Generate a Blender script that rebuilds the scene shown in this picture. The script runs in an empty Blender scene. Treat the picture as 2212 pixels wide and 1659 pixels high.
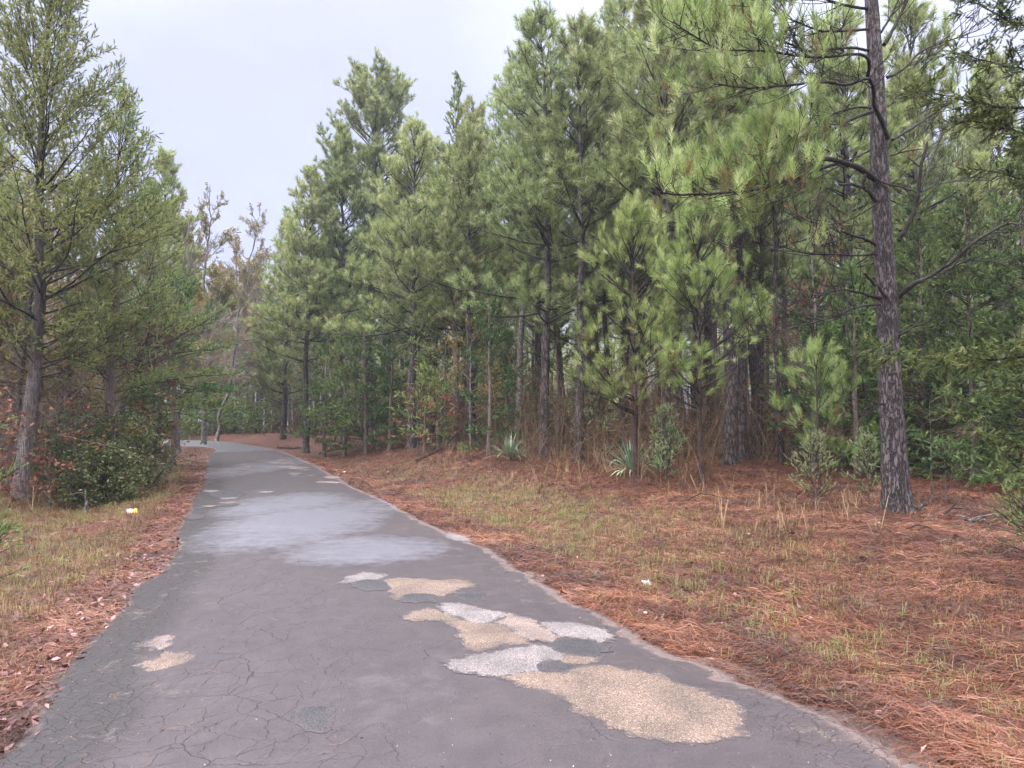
import bpy, math, numpy as np
from mathutils.geometry import delaunay_2d_cdt
from mathutils import Vector
R = math.radians
SC = bpy.context.scene
COL = SC.collection

# ------------------------------------------------------------------ camera
F, CX, CY, HOR, EYE = 1550.0, 1106.0, 829.5, 915.0, 1.6
PITCH = math.atan((HOR-CY)/F)
cam = bpy.data.cameras.new("camera"); camo = bpy.data.objects.new("camera", cam); COL.objects.link(camo)
cam.sensor_width = 36.0; cam.lens = 36.0*F/2212.0; cam.clip_start = 0.05; cam.clip_end = 2000
camo.location = (0, 0, EYE); camo.rotation_euler = (R(90)+PITCH, 0, 0)
SC.camera = camo

# ------------------------------------------------------------------ sky and light
SUN_EL, SUN_AZ = 48.0, -128.0        # azimuth measured from +Y towards +X
w = bpy.data.worlds.new("World"); SC.world = w; w.use_nodes = True
nt = w.node_tree; nt.nodes.clear()
HAZE = 0.0010; DENOISE = True
def N(nt, t, **k):
    n = nt.nodes.new(t)
    for a, b in k.items():
        if a == 'inp':
            for i, v in b.items(): n.inputs[i].default_value = v
        else: setattr(n, a, b)
    return n
def ramp(nt, stops, interp='LINEAR'):
    n = nt.nodes.new('ShaderNodeValToRGB'); cr = n.color_ramp; cr.interpolation = interp
    while len(cr.elements) < len(stops): cr.elements.new(0.5)
    for e, (p, c) in zip(cr.elements, stops):
        e.position = p; e.color = (c[0], c[1], c[2], 1) if not isinstance(c, (int, float)) else (c, c, c, 1)
    return n
out = N(nt, 'ShaderNodeOutputWorld'); bg = N(nt, 'ShaderNodeBackground')
sky = N(nt, 'ShaderNodeTexSky', sky_type='NISHITA', sun_disc=False, sun_elevation=R(SUN_EL), sun_rotation=R(SUN_AZ),
        air_density=1.0, dust_density=3.0, ozone_density=1.0)
# an overcast layer: the cloud deck, brighter towards the zenith, hides nearly all of the clear sky behind it
tc = N(nt, 'ShaderNodeTexCoord'); sp = N(nt, 'ShaderNodeSeparateXYZ')
nt.links.new(tc.outputs['Generated'], sp.inputs[0])
cl = ramp(nt, [(0.0, (2.45, 2.6, 3.75)), (0.30, (2.6, 2.75, 3.9)), (0.55, (3.15, 3.28, 4.2)), (0.70, (13, 13.4, 14.6)), (1.0, (21, 21, 22.5))])
nt.links.new(sp.outputs['Z'], cl.inputs[0])
mp = N(nt, 'ShaderNodeMapping', inp={'Scale': (1.3, 1.3, 3.2), 'Location': (0.4, 0.2, 0.1)})
nz = N(nt, 'ShaderNodeTexNoise', inp={'Scale': 1.6, 'Detail': 3.0, 'Roughness': 0.45})
nt.links.new(tc.outputs['Generated'], mp.inputs[0]); nt.links.new(mp.outputs[0], nz.inputs['Vector'])
mr = N(nt, 'ShaderNodeMapRange', inp={1: 0.3, 2: 0.7, 3: 0.90, 4: 1.16}); nt.links.new(nz.outputs[0], mr.inputs[0])
# brighter where the sun stands behind the cloud
dt = N(nt, 'ShaderNodeVectorMath', operation='DOT_PRODUCT')
sd = (math.sin(R(SUN_AZ))*math.cos(R(SUN_EL)), math.cos(R(SUN_AZ))*math.cos(R(SUN_EL)), math.sin(R(SUN_EL)))
dt.inputs[1].default_value = sd; nt.links.new(tc.outputs['Generated'], dt.inputs[0])
mr2 = N(nt, 'ShaderNodeMapRange', inp={1: 0.2, 2: 1.0, 3: 1.0, 4: 2.2}); nt.links.new(dt.outputs['Value'], mr2.inputs[0])
mm = N(nt, 'ShaderNodeMath', operation='MULTIPLY'); nt.links.new(mr.outputs[0], mm.inputs[0]); nt.links.new(mr2.outputs[0], mm.inputs[1])
dg = N(nt, 'ShaderNodeVectorMath', operation='DOT_PRODUCT'); dg.inputs[1].default_value = (.40, .70, .59); nt.links.new(tc.outputs['Generated'], dg.inputs[0])   # thinner cloud up to the right
mr3 = N(nt, 'ShaderNodeMapRange', inp={1: 0.86, 2: 1.0, 3: 1.0, 4: 1.45}); nt.links.new(dg.outputs['Value'], mr3.inputs[0])
mm2 = N(nt, 'ShaderNodeMath', operation='MULTIPLY'); nt.links.new(mm.outputs[0], mm2.inputs[0]); nt.links.new(mr3.outputs[0], mm2.inputs[1]); mm = mm2
vs = N(nt, 'ShaderNodeVectorMath', operation='SCALE'); nt.links.new(cl.outputs[0], vs.inputs[0]); nt.links.new(mm.outputs[0], vs.inputs['Scale'])
mx = N(nt, 'ShaderNodeMixRGB', inp={0: 0.93}); nt.links.new(sky.outputs[0], mx.inputs[1]); nt.links.new(vs.outputs[0], mx.inputs[2])
bg.inputs[1].default_value = 0.10
nt.links.new(mx.outputs[0], bg.inputs[0]); nt.links.new(bg.outputs[0], out.inputs[0])
try: w.cycles.sampling_method = 'AUTOMATIC'
except Exception: pass

sun = bpy.data.lights.new("sun", 'SUN'); suno = bpy.data.objects.new("sun", sun); COL.objects.link(suno)
sun.energy = 1.5; sun.angle = R(40); sun.color = (1.0, 0.965, 0.92)
suno.rotation_euler = Vector(sd).to_track_quat('Z', 'Y').to_euler()
suno.location = (20, 20, 40)

SC.view_settings.view_transform = 'Standard'; SC.view_settings.look = 'None'
SC.view_settings.exposure = 1.40; SC.view_settings.gamma = 1.0
try: SC.view_settings.use_curve_mapping = False
except Exception: pass
SC.render.engine = 'CYCLES'
cy = SC.cycles
cy.max_bounces = 6; cy.diffuse_bounces = 3; cy.glossy_bounces = 2; cy.transmission_bounces = 3; cy.transparent_max_bounces = 4
cy.volume_bounces = 0; cy.use_denoising = DENOISE; cy.denoiser = 'OPENIMAGEDENOISE'; cy.denoising_input_passes = 'RGB_ALBEDO_NORMAL'; cy.denoising_prefilter = 'NONE'; cy.caustics_reflective = False; cy.caustics_refractive = False
cy.sample_clamp_indirect = 4.0
cy.use_adaptive_sampling = True; cy.adaptive_threshold = 0.015
SC.render.use_persistent_data = False

# ------------------------------------------------------------------ helpers
def ray(px, py):
    x = (px-CX)/F; u = (CY-py)/F
    return np.array([x, math.cos(PITCH)-u*math.sin(PITCH), math.sin(PITCH)+u*math.cos(PITCH)])
def at(px, py, d):
    r = ray(px, py); r = r*(d/r[1]); return np.array([r[0], r[1], EYE+r[2]])
def smooth(t): t = np.clip(t, 0, 1); return t*t*(3-2*t)
def zroad(y): return 0.6*smooth((np.asarray(y, float)-24)/28)
def on_road(px, py):
    r = ray(px, py); d = 2.0
    for _ in range(60):
        z = zroad(d)
        d2 = (z-EYE)/r[2]*r[1]
        d2 = min(max(d2, 1.0), 90); d = d*0.6+d2*0.4
    return np.array([r[0]*d/r[1], d])
def hsh(ix, iy, s):
    n = (ix*374761393+iy*668265263+s*1442695041) & 0xffffffff
    n = ((n ^ (n >> 13))*1274126177) & 0xffffffff
    return ((n ^ (n >> 16)) & 0xffff)/65535.0
def vnoise(x, y, s=0):
    x = np.asarray(x, float); y = np.asarray(y, float)
    ix = np.floor(x).astype(np.int64); iy = np.floor(y).astype(np.int64)
    fx = smooth(x-ix); fy = smooth(y-iy)
    a = hsh(ix, iy, s); b = hsh(ix+1, iy, s); c = hsh(ix, iy+1, s); d = hsh(ix+1, iy+1, s)
    return (a*(1-fx)+b*fx)*(1-fy)+(c*(1-fx)+d*fx)*fy
def fbm(x, y, s=0, o=3):
    v = 0; a = 0.5; t = 0
    for k in range(o):
        v = v+a*vnoise(x*2**k, y*2**k, s+k*17); t += a; a *= .5
    return v/t

def tag(o, label=None, cat=None, group=None, kind=None):
    if label: o['label'] = label
    if cat: o['category'] = cat
    if group: o['group'] = group
    if kind: o['kind'] = kind
    return o
def mesh_from(name, parts, attrs=None):
    """parts: list of (verts(n,3), faces(m,k), rnd(n,))"""
    V = np.concatenate([p[0] for p in parts]).astype(np.float32)
    A = np.concatenate([p[2] for p in parts]).astype(np.float32)
    off = 0; loops = []; tot = []
    for p in parts:
        f = p[1]+off; off += len(p[0]); loops.append(f.ravel()); tot.append(np.full(len(f), f.shape[1], np.int32))
    loops = np.concatenate(loops).astype(np.int32); tot = np.concatenate(tot)
    me = bpy.data.meshes.new(name)
    me.vertices.add(len(V)); me.vertices.foreach_set('co', V.ravel())
    me.loops.add(len(loops)); me.loops.foreach_set('vertex_index', loops)
    me.polygons.add(len(tot)); st = np.concatenate([[0], np.cumsum(tot)[:-1]]).astype(np.int32)
    me.polygons.foreach_set('loop_start', st)
    try: me.polygons.foreach_set('loop_total', tot)
    except Exception: pass
    me.update(calc_edges=True)
    at_ = me.attributes.new('rnd', 'FLOAT', 'POINT'); at_.data.foreach_set('value', A)
    for k, v in (attrs or {}).items():
        a_ = me.attributes.new(k, 'FLOAT', 'POINT'); a_.data.foreach_set('value', np.asarray(v, np.float32))
    return me
def link(name, me, mat=None, parent=None, smooth_=False):
    o = bpy.data.objects.new(name, me); COL.objects.link(o)
    if mat is not None and len(me.materials) == 0: me.materials.append(mat)
    if smooth_: me.polygons.foreach_set('use_smooth', np.ones(len(me.polygons), bool)); me.update()
    if parent is not None: o.parent = parent
    return o
def empty(name, loc=(0, 0, 0), rz=0):
    o = bpy.data.objects.new(name, None); COL.objects.link(o); o.location = loc; o.rotation_euler = (0, 0, rz)
    o.empty_display_size = .3
    return o
def nrm(a): return a/np.maximum(np.linalg.norm(a, axis=-1, keepdims=True), 1e-9)

class Wood:
    def __init__(s): s.g = {}
    def add(s, pts, r, sides=3, rnd=0.5):
        pts = np.asarray(pts, float); n = len(pts)
        r = np.asarray(r, float) if np.ndim(r) else np.linspace(r, r*0.35, n)
        s.g.setdefault((n, sides), []).append((pts, r, rnd))
    def parts(s, wob=0):
        res = []
        for (n, k), L in s.g.items():
            P = np.array([a[0] for a in L]); Rr = np.array([a[1] for a in L]); q = np.array([a[2] for a in L])
            T = nrm(np.gradient(P, axis=1))
            ref = np.where(np.abs(T[..., 2:3]) < .8, np.array([0, 0, 1.]), np.array([1., 0, 0]))
            if k > 6: ref = np.broadcast_to(np.array([1., 0.02, 0]), T.shape)
            A = nrm(np.cross(T, ref)); B = np.cross(T, A)
            an = np.arange(k)*2*math.pi/k
            off = A[:, :, None, :]*np.cos(an)[None, None, :, None]+B[:, :, None, :]*np.sin(an)[None, None, :, None]
            V = P[:, :, None, :]+off*Rr[:, :, None, None]
            m = len(L); V = V.reshape(-1, 3)
            i = np.arange(m)[:, None, None]*n*k; j = np.arange(n-1)[None, :, None]*k; c = np.arange(k)[None, None, :]
            c2 = (c+1) % k
            f = np.stack([i+j+c, i+j+c2, i+j+k+c2, i+j+k+c], -1).reshape(-1, 4)
            res.append((V, f, np.repeat(q, n*k)))
        return res

def blades(rng, P, D, L, n, nl, wd, a0, a1, flat=1.0, droop=0.1, q=None, upbias=0.0):
    """needles or scale sprays round shoot axes; P,D (m,3) L (m,)"""
    m = len(P)
    if m == 0: return None
    D = nrm(D); ref = np.where(np.abs(D[:, 2:3]) < .9, np.array([0, 0, 1.]), np.array([1., 0, 0]))
    A = nrm(np.cross(D, ref)); B = np.cross(A, D)
    u = rng.random((m, n))**0.85; az = rng.random((m, n))*2*math.pi; th = np.radians(rng.uniform(a0, a1, (m, n)))*(1.05-.45*u)
    sp_ = A[:, None]*np.cos(az)[..., None]+B[:, None]*(np.sin(az)*flat)[..., None]
    dr = nrm(D[:, None]*np.cos(th)[..., None]+sp_*np.sin(th)[..., None]+np.array([0, 0, upbias]))
    base = P[:, None]+D[:, None]*(u*np.asarray(L)[:, None])[..., None]
    ln = nl*rng.uniform(.7, 1.15, (m, n))
    tip = base+dr*ln[..., None]; tip[..., 2] -= droop*ln
    sd_ = nrm(np.cross(dr, rng.normal(size=(m, n, 3))))*(wd/2)
    V = np.stack([base-sd_, base+sd_, tip], 2).reshape(-1, 3)
    f = np.arange(m*n*3).reshape(-1, 3)
    if q is None: q = rng.random(m)
    qq = np.clip(q[:, None]+rng.normal(0, .13, (m, n)), 0, 1)
    return (V, f, np.repeat(qq.ravel(), 3))
def leaves(rng, P, size, q=None, hang=0.3):
    m = len(P); s = size*rng.uniform(.6, 1.25, m)
    d = rng.normal(size=(m, 3)); d[:, 2] = d[:, 2]*.6-hang; d = nrm(d)
    a = nrm(np.cross(d, rng.normal(size=(m, 3))))
    n_ = np.cross(d, a)
    V = np.stack([P, P+d*(s*.5)[:, None]+a*(s*.27)[:, None]+n_*(s*.06)[:, None], P+d*s[:, None], P+d*(s*.5)[:, None]-a*(s*.27)[:, None]+n_*(s*.06)[:, None]], 1).reshape(-1, 3)
    f = np.arange(m*4).reshape(-1, 4)
    if q is None: q = rng.random(m)
    return (V, f, np.repeat(q, 4))
def dvec(az, el): return np.array([math.cos(az)*math.cos(el), math.sin(az)*math.cos(el), math.sin(el)])

# ------------------------------------------------------------------ materials
def mat(name):
    m = bpy.data.materials.new(name); m.use_nodes = True; t = m.node_tree; t.nodes.clear()
    o = t.nodes.new('ShaderNodeOutputMaterial'); return m, t, o
def lk(t, a, b): t.links.new(a, b)
def foliage(name, stops, trans=0.3, rough=0.55, var=0.25, spec=0.25, hue=0.03):
    m, t, o = mat(name)
    a = N(t, 'ShaderNodeAttribute', attribute_name='rnd'); r = ramp(t, stops); lk(t, a.outputs['Fac'], r.inputs[0])
    oi = N(t, 'ShaderNodeObjectInfo'); hs = N(t, 'ShaderNodeHueSaturation')
    mv = N(t, 'ShaderNodeMapRange', inp={3: 1-var, 4: 1+var}); lk(t, oi.outputs['Random'], mv.inputs[0])
    mh = N(t, 'ShaderNodeMath', operation='MULTIPLY', inp={1: 7.31}); lk(t, oi.outputs['Random'], mh.inputs[0])
    fr = N(t, 'ShaderNodeMath', operation='FRACT'); lk(t, mh.outputs[0], fr.inputs[0])
    mh2 = N(t, 'ShaderNodeMapRange', inp={3: .5-hue, 4: .5+hue}); lk(t, fr.outputs[0], mh2.inputs[0])
    lk(t, mh2.outputs[0], hs.inputs['Hue']); lk(t, mv.outputs[0], hs.inputs['Value']); lk(t, r.outputs[0], hs.inputs['Color'])
    p = N(t, 'ShaderNodeBsdfPrincipled', inp={'Roughness': rough}); p.inputs['Specular IOR Level'].default_value = spec
    lk(t, hs.outputs[0], p.inputs['Base Color'])
    tr = N(t, 'ShaderNodeBsdfTranslucent'); lk(t, hs.outputs[0], tr.inputs[0])
    mx = N(t, 'ShaderNodeMixShader', inp={0: trans}); lk(t, p.outputs[0], mx.inputs[1]); lk(t, tr.outputs[0], mx.inputs[2])
    lk(t, mx.outputs[0], o.inputs[0]); return m
def bark(name, lo, hi, scale=9.0, stretch=0.28, bump=0.6, plate=True, moss=None, low=False):
    m, t, o = mat(name)
    tc = N(t, 'ShaderNodeTexCoord'); mp = N(t, 'ShaderNodeMapping', inp={'Scale': (1, 1, stretch)}); lk(t, tc.outputs['Object'], mp.inputs[0])
    nz = N(t, 'ShaderNodeTexNoise', inp={'Scale': scale*1.2, 'Detail': 5.0, 'Roughness': .65}); lk(t, mp.outputs[0], nz.inputs['Vector'])
    ad = N(t, 'ShaderNodeMixRGB', blend_type='ADD', inp={0: .18}); lk(t, mp.outputs[0], ad.inputs[1]); lk(t, nz.outputs['Color'], ad.inputs[2])
    vo = N(t, 'ShaderNodeTexVoronoi', feature='DISTANCE_TO_EDGE' if plate else 'F1', inp={'Scale': scale}); lk(t, ad.outputs[0], vo.inputs['Vector'])
    cr = ramp(t, [(0.0, 0.0), (0.07, .15), (0.16, .85), (0.4, 1.0)]); lk(t, vo.outputs['Distance'], cr.inputs[0])
    n2 = N(t, 'ShaderNodeTexNoise', inp={'Scale': 2.3, 'Detail': 4.0}); lk(t, tc.outputs['Object'], n2.inputs['Vector'])
    n3 = N(t, 'ShaderNodeTexNoise', inp={'Scale': 45, 'Detail': 3.0}); lk(t, mp.outputs[0], n3.inputs['Vector'])
    c1 = ramp(t, [(.38, [v*.8 for v in hi]), (.5, hi), (.64, [hi[0]*1.3, hi[1]*1.3, hi[2]*1.32])]); 
    sm = N(t, 'ShaderNodeMixRGB', inp={0: .45}); lk(t, n2.outputs[0], sm.inputs[1]); lk(t, n3.outputs[0], sm.inputs[2]); lk(t, sm.outputs[0], c1.inputs[0])
    mx = N(t, 'ShaderNodeMixRGB', inp={1: (*lo, 1)}); lk(t, cr.outputs[0], mx.inputs[0]); lk(t, c1.outputs[0], mx.inputs[2])
    col = mx.outputs[0]
    if moss:
        n4 = N(t, 'ShaderNodeTexNoise', inp={'Scale': 1.7, 'Detail': 6.0, 'Roughness': .7}); lk(t, tc.outputs['Object'], n4.inputs['Vector'])
        r4 = ramp(t, [(.56, 0.0), (.62, .75)]); lk(t, n4.outputs[0], r4.inputs[0])
        m4 = N(t, 'ShaderNodeMixRGB', inp={2: (*moss, 1)}); lk(t, r4.outputs[0], m4.inputs[0]); lk(t, col, m4.inputs[1]); col = m4.outputs[0]
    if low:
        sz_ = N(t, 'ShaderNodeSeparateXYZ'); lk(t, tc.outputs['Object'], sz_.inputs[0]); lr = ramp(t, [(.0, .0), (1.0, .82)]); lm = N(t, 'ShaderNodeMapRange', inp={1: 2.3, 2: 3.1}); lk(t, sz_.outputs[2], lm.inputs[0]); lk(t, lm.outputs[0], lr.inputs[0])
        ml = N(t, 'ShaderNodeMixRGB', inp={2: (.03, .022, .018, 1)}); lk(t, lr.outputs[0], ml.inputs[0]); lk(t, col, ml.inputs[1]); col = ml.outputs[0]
    p = N(t, 'ShaderNodeBsdfPrincipled', inp={'Roughness': .72}); p.inputs['Specular IOR Level'].default_value = .35
    lk(t, col, p.inputs['Base Color'])
    hb = N(t, 'ShaderNodeMath', operation='MULTIPLY_ADD', inp={1: .25}); lk(t, n3.outputs[0], hb.inputs[0]); lk(t, cr.outputs[0], hb.inputs[2])
    b = N(t, 'ShaderNodeBump', inp={'Strength': bump, 'Distance': .04}); lk(t, hb.outputs[0], b.inputs['Height']); lk(t, b.outputs[0], p.inputs['Normal'])
    lk(t, p.outputs[0], o.inputs[0]); return m

M = {}
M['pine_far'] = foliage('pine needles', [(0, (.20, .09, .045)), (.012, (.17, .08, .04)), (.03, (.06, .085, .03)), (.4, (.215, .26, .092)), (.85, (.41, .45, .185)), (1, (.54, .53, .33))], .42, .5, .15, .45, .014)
M['pine_near'] = foliage('fresh pine needles', [(0, (.26, .10, .045)), (.012, (.22, .09, .04)), (.03, (.07, .11, .03)), (.45, (.24, .33, .09)), (.85, (.44, .53, .18)), (1, (.54, .58, .31))], .40, .42, .12, .6, .015)
M['cedar'] = foliage('cedar sprays', [(0, (.05, .08, .026)), (.5, (.115, .18, .055)), (.85, (.20, .28, .085)), (1, (.32, .35, .12))], .3, .55, .25, .3)
M['cedar_light'] = foliage('light cedar sprays', [(0, (.10, .14, .05)), (.5, (.28, .36, .12)), (.85, (.44, .52, .19)), (1, (.55, .56, .26))], .45, .5, .15, .35)
M['cedar_pale'] = foliage('grey green cedar sprays', [(0, (.14, .18, .08)), (.5, (.32, .38, .18)), (1, (.55, .56, .33))], .5, .5, .1, .35)
M['yellow'] = foliage('yellow leaves', [(0, (.15, .16, .05)), (.5, (.28, .23, .07)), (.85, (.42, .27, .08)), (1, (.36, .15, .05))], .45, .5, .15)
M['rust'] = foliage('rust leaves', [(0, (.10, .03, .02)), (.5, (.24, .075, .045)), (1, (.38, .16, .10))], .35, .5, .15)
M['cedar_mid'] = foliage('mid green cedar sprays', [(0, (.035, .06, .018)), (.5, (.085, .135, .035)), (.85, (.15, .21, .055)), (1, (.26, .27, .09))], .3, .5, .1, .35)
M['holly'] = foliage('glossy dark leaves', [(0, (.03, .055, .015)), (.45, (.08, .13, .035)), (.82, (.16, .22, .07)), (.93, (.26, .28, .12)), (1, (.40, .22, .07))], .25, .45, .15, .4)
M['pale_twig'] = foliage('pale grey twigs', [(0, (.12, .10, .09)), (1, (.30, .26, .24))], 0, .8, .1, .2)
M['twig'] = foliage('bare brown twigs', [(0, (.05, .035, .027)), (.5, (.11, .075, .055)), (1, (.26, .20, .16))], .0, .8, .15, .2)
M['brush'] = foliage('brown brush', [(0, (.06, .032, .02)), (.5, (.13, .068, .042)), (1, (.28, .17, .11))], .15, .8, .15, .2)
M['pine_bark'] = bark('pine bark', (.015, .011, .010), (.105, .080, .074), 11.0, .3, .8)
M['big_bark'] = bark('rugged pine bark', (.022, .016, .015), (.150, .118, .115), 16.0, .26, 1.0)
M['limb'] = bark('dark limb bark', (.010, .007, .006), (.040, .029, .024), 16.0, 1.0, .5)
M['young_bark'] = bark('young pine bark', (.015, .01, .008), (.085, .05, .038), 20.0, .5, .5)
M['cedar_bark'] = bark('cedar bark', (.10, .07, .055), (.25, .19, .16), 26.0, .07, .6, plate=True)
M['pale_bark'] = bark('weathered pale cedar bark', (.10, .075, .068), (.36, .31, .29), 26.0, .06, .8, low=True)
M['grey_bark'] = bark('lichened grey bark', (.05, .045, .04), (.19, .17, .155), 10.0, .6, .3, moss=(.27, .30, .25))
M['grass'] = foliage('tan and green grass', [(0, (.06, .028, .014)), (.35, (.16, .09, .045)), (.6, (.23, .175, .08)), (.82, (.16, .18, .055)), (1, (.12, .19, .045))], .3, .6, .05)
M['tan_stem'] = foliage('dry tan stems', [(0, (.14, .065, .035)), (.6, (.27, .155, .08)), (1, (.42, .30, .18))], .2, .6, .05)
M['straw'] = foliage('fallen rust pine needles', [(0, (.03, .009, .005)), (.4, (.10, .027, .013)), (.8, (.20, .062, .028)), (1, (.33, .155, .085))], .1, .45, .05, .5)
M['leaf'] = foliage('fallen brown leaves', [(0, (.035, .014, .010)), (.5, (.11, .045, .032)), (.85, (.22, .11, .08)), (1, (.40, .26, .21))], .1, .5, .05, .5)
M['yucca'] = foliage('yucca blades', [(0, (.12, .18, .10)), (.6, (.22, .31, .19)), (1, (.45, .48, .28))], .15, .45, .05, .4)

# ------------------------------------------------------------------ road geometry on the ground
K = 4096/2212.0
left_px = [(655,1777),(717,1782),(804,1785),(853,1791),(868,1800),(850,1812),(830,1828),(826,1853),(823,1880),(820,1923),(804,1956),(771,1999),(755,2037),(733,2075),
 (720,2100),(698,2128),(705,2178),(673,2233),(642,2290),(560,2330),(513,2367),(482,2430),(426,2490),(346,2561),(300,2620),(230,2690),(190,2783),(124,2876),(62,2944),(0,3000)]
right_px = [(655,1757),(717,1759),(826,1763),(934,1770),(1043,1787),(1124,1804),(1184,1826),(1260,1858),(1346,1904),(1422,1950),(1558,2007),(1662,2067),(1798,2128),(1891,2159),
 (1984,2209),(2045,2252),(2169,2320),(2292,2400),(2447,2470),(2600,2560),(2740,2625),(2915,2672),(3000,2727),(3140,2785),(3348,2876),(3595,3005),(3718,3072)]
def resample(P, step, n=None):
    P = np.asarray(P, float); d = np.r_[0, np.cumsum(np.linalg.norm(np.diff(P, axis=0), axis=1))]
    if n is None: n = int(d[-1]/step)+1
    s = np.linspace(0, d[-1], n)
    return np.c_[np.interp(s, d, P[:, 0]), np.interp(s, d, P[:, 1])]
Lw = np.array([on_road(x/K, y/K) for x, y in left_px]); Rw = np.array([on_road(x/K, y/K) for x, y in right_px])
# beyond the bend the road runs on to the left; behind the viewer it runs straight back
dirL = np.array([-1.0, 0.12]); Lw = np.vstack([Lw[0]+dirL*45, Lw[0]+dirL*8, Lw]); Rw = np.vstack([Rw[0]+dirL*45, Rw[0]+dirL*8, Rw])
db = np.array([0.22, -1.0]); Lw = np.vstack([Lw, Lw[-1]+db*4, Lw[-1]+db*18]); Rw = np.vstack([Rw, Rw[-1]+db*4, Rw[-1]+db*18])
ROADPOLY = np.vstack([Lw, Rw[::-1]])
def pl_dist(P, X, Y):
    best = np.full(X.shape, 1e9)
    for a, b in zip(P[:-1], P[1:]):
        ab = b-a; L2 = ab@ab+1e-12
        t = np.clip(((X-a[0])*ab[0]+(Y-a[1])*ab[1])/L2, 0, 1)
        best = np.minimum(best, (X-a[0]-t*ab[0])**2+(Y-a[1]-t*ab[1])**2)
    return np.sqrt(best)
def inside(P, X, Y):
    c = np.zeros(X.shape, bool); n = len(P)
    for i in range(n):
        x1, y1 = P[i]; x2, y2 = P[(i+1) % n]
        if y1 == y2: continue
        m = ((y1 > Y) != (y2 > Y)) & (X < (x2-x1)*(Y-y1)/(y2-y1)+x1)
        c ^= m
    return c
def edge_info(X, Y):
    """signed distance off the asphalt (negative inside), and True where the nearer edge is the right-hand one"""
    X = np.asarray(X, float); Y = np.asarray(Y, float)
    dl = pl_dist(Lw, X, Y); dr = pl_dist(Rw, X, Y); d = np.minimum(dl, dr)
    return np.where(inside(ROADPOLY, X, Y), -d, d), dr <= dl
def terrain(X, Y, info=None):
    X = np.asarray(X, float); Y = np.asarray(Y, float)
    s, right = edge_info(X, Y) if info is None else info
    base = zroad(Y)
    bR = np.interp(Y, [-5, 8, 13, 17, 21, 28, 38, 50, 60], [.06, .08, .20, .36, .52, .72, .62, .3, .2])
    bL = np.interp(Y, [-5, 6, 12, 18, 26, 36, 50], [.10, .15, .30, .38, .45, .45, .25])
    so = np.maximum(s, 0)
    hR = -0.07*np.exp(-((so-1.2)/.7)**2)+bR*smooth((so-1.3)/3.2)
    hL = -0.16*np.exp(-((so-2.1)/1.0)**2)+bL*smooth((so-2.4)/2.6)
    # blend the sides softly in the distance so that the rule is not a ridge
    h = np.where(right, hR, hL)
    bump = (fbm(X*.55, Y*.55, 3)-.5)*.16*smooth((so-.6)/2)+(fbm(X*3, Y*3, 9)-.5)*.07*smooth(so/.5)
    far = (fbm(X*.05, Y*.05, 5)-.45)*3.0*smooth((so-20)/60)
    under = np.where(s < 0, -0.05*smooth(-s/.12), 0)
    lip = np.where(s >= 0, -.012, -.012)
    foot = .07*np.exp(-((X-6.08)**2+(Y-11.35)**2)/.45**2)
    return base+h+bump+far+under+lip+foot

# ------------------------------------------------------------------ ground sheet (polar grid round the viewpoint's spot, 400 m out)
rr = np.r_[0.0, np.geomspace(.7, 130, 420), np.geomspace(150, 420, 8)]
front = np.radians(np.linspace(-48, 48, 420)); back = np.radians(np.linspace(48, 312, 66)[1:-1])
th = np.r_[front, back]; nt_ = len(th); nr_ = len(rr)
RR, TH = np.meshgrid(rr, th, indexing='ij'); GX = RR*np.sin(TH); GY = RR*np.cos(TH)
info = edge_info(GX, GY); GZ = terrain(GX, GY, info)
i, j = np.meshgrid(np.arange(nr_-1), np.arange(nt_), indexing='ij'); j2 = (j+1) % nt_
gf = np.stack([i*nt_+j, (i+1)*nt_+j, (i+1)*nt_+j2, i*nt_+j2], -1).reshape(-1, 4)
def cover(X, Y, info):
    s, right = info
    n1 = fbm(X*.6, Y*.6, 21); n2 = fbm(X*1.7, Y*1.7, 33)
    # right verge: a straw band at the asphalt, grass beyond, straw again under the trees
    gR = smooth((s-.5)/.8)*smooth((4.8-s)/2.2)*smooth((n1-.26)/.2)*np.interp(Y, [3, 7, 10, 14, 20, 28, 45], [.12, .22, .55, .9, .7, .35, .1])*np.clip(.35+1.3*(n2-.2), 0, 1)
    gR = np.where(X > 4.2, gR*smooth((7.2-X)/3), gR)
    gR = np.maximum(gR, .22*smooth((n2-.55)/.1)*smooth((s-.3)/.5)*(Y < 9))
    gL = smooth((s-.30)/.45)*smooth((5.6-s)/2)*smooth((n1-.22)/.2)*np.interp(Y, [2, 5, 9, 30, 40], [.6, .75, .9, .7, .2])*np.clip(.4+1.2*(n2-.2), 0, 1)
    g = np.where(right, gR, gL)
    lf = np.where(right, .15*smooth((n2-.5)/.2), smooth((np.interp(Y, [3, 7, 12], [1.9, 1.1, .6])-s)/.8)*np.interp(Y, [2, 8, 14], [.95, .6, .25])+.35*(n2 > .52)+np.where(Y > 22, .8*(s > 1.5), 0))
    sand = np.exp(-((s-.06)/.14)**2)*np.where(right, 1, .3)*np.interp(Y, [5, 12], [1, .25])*smooth((fbm(X*1.3, Y*1.3, 51)-.38)/.2)
    sand = np.maximum(sand, .5*smooth((fbm(X*.9, Y*.9, 77)-.62)/.06)*(s < 3)*(Y < 8))
    return np.clip(g, 0, 1), np.clip(lf, 0, 1), np.clip(sand, 0, 1)
g_, l_, s_ = cover(GX, GY, info)
me = mesh_from('ground', [(np.stack([GX, GY, GZ], -1).reshape(-1, 3), gf, np.zeros(GX.size))], {'grass': g_.ravel(), 'leafy': l_.ravel(), 'sand': s_.ravel()})
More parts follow.
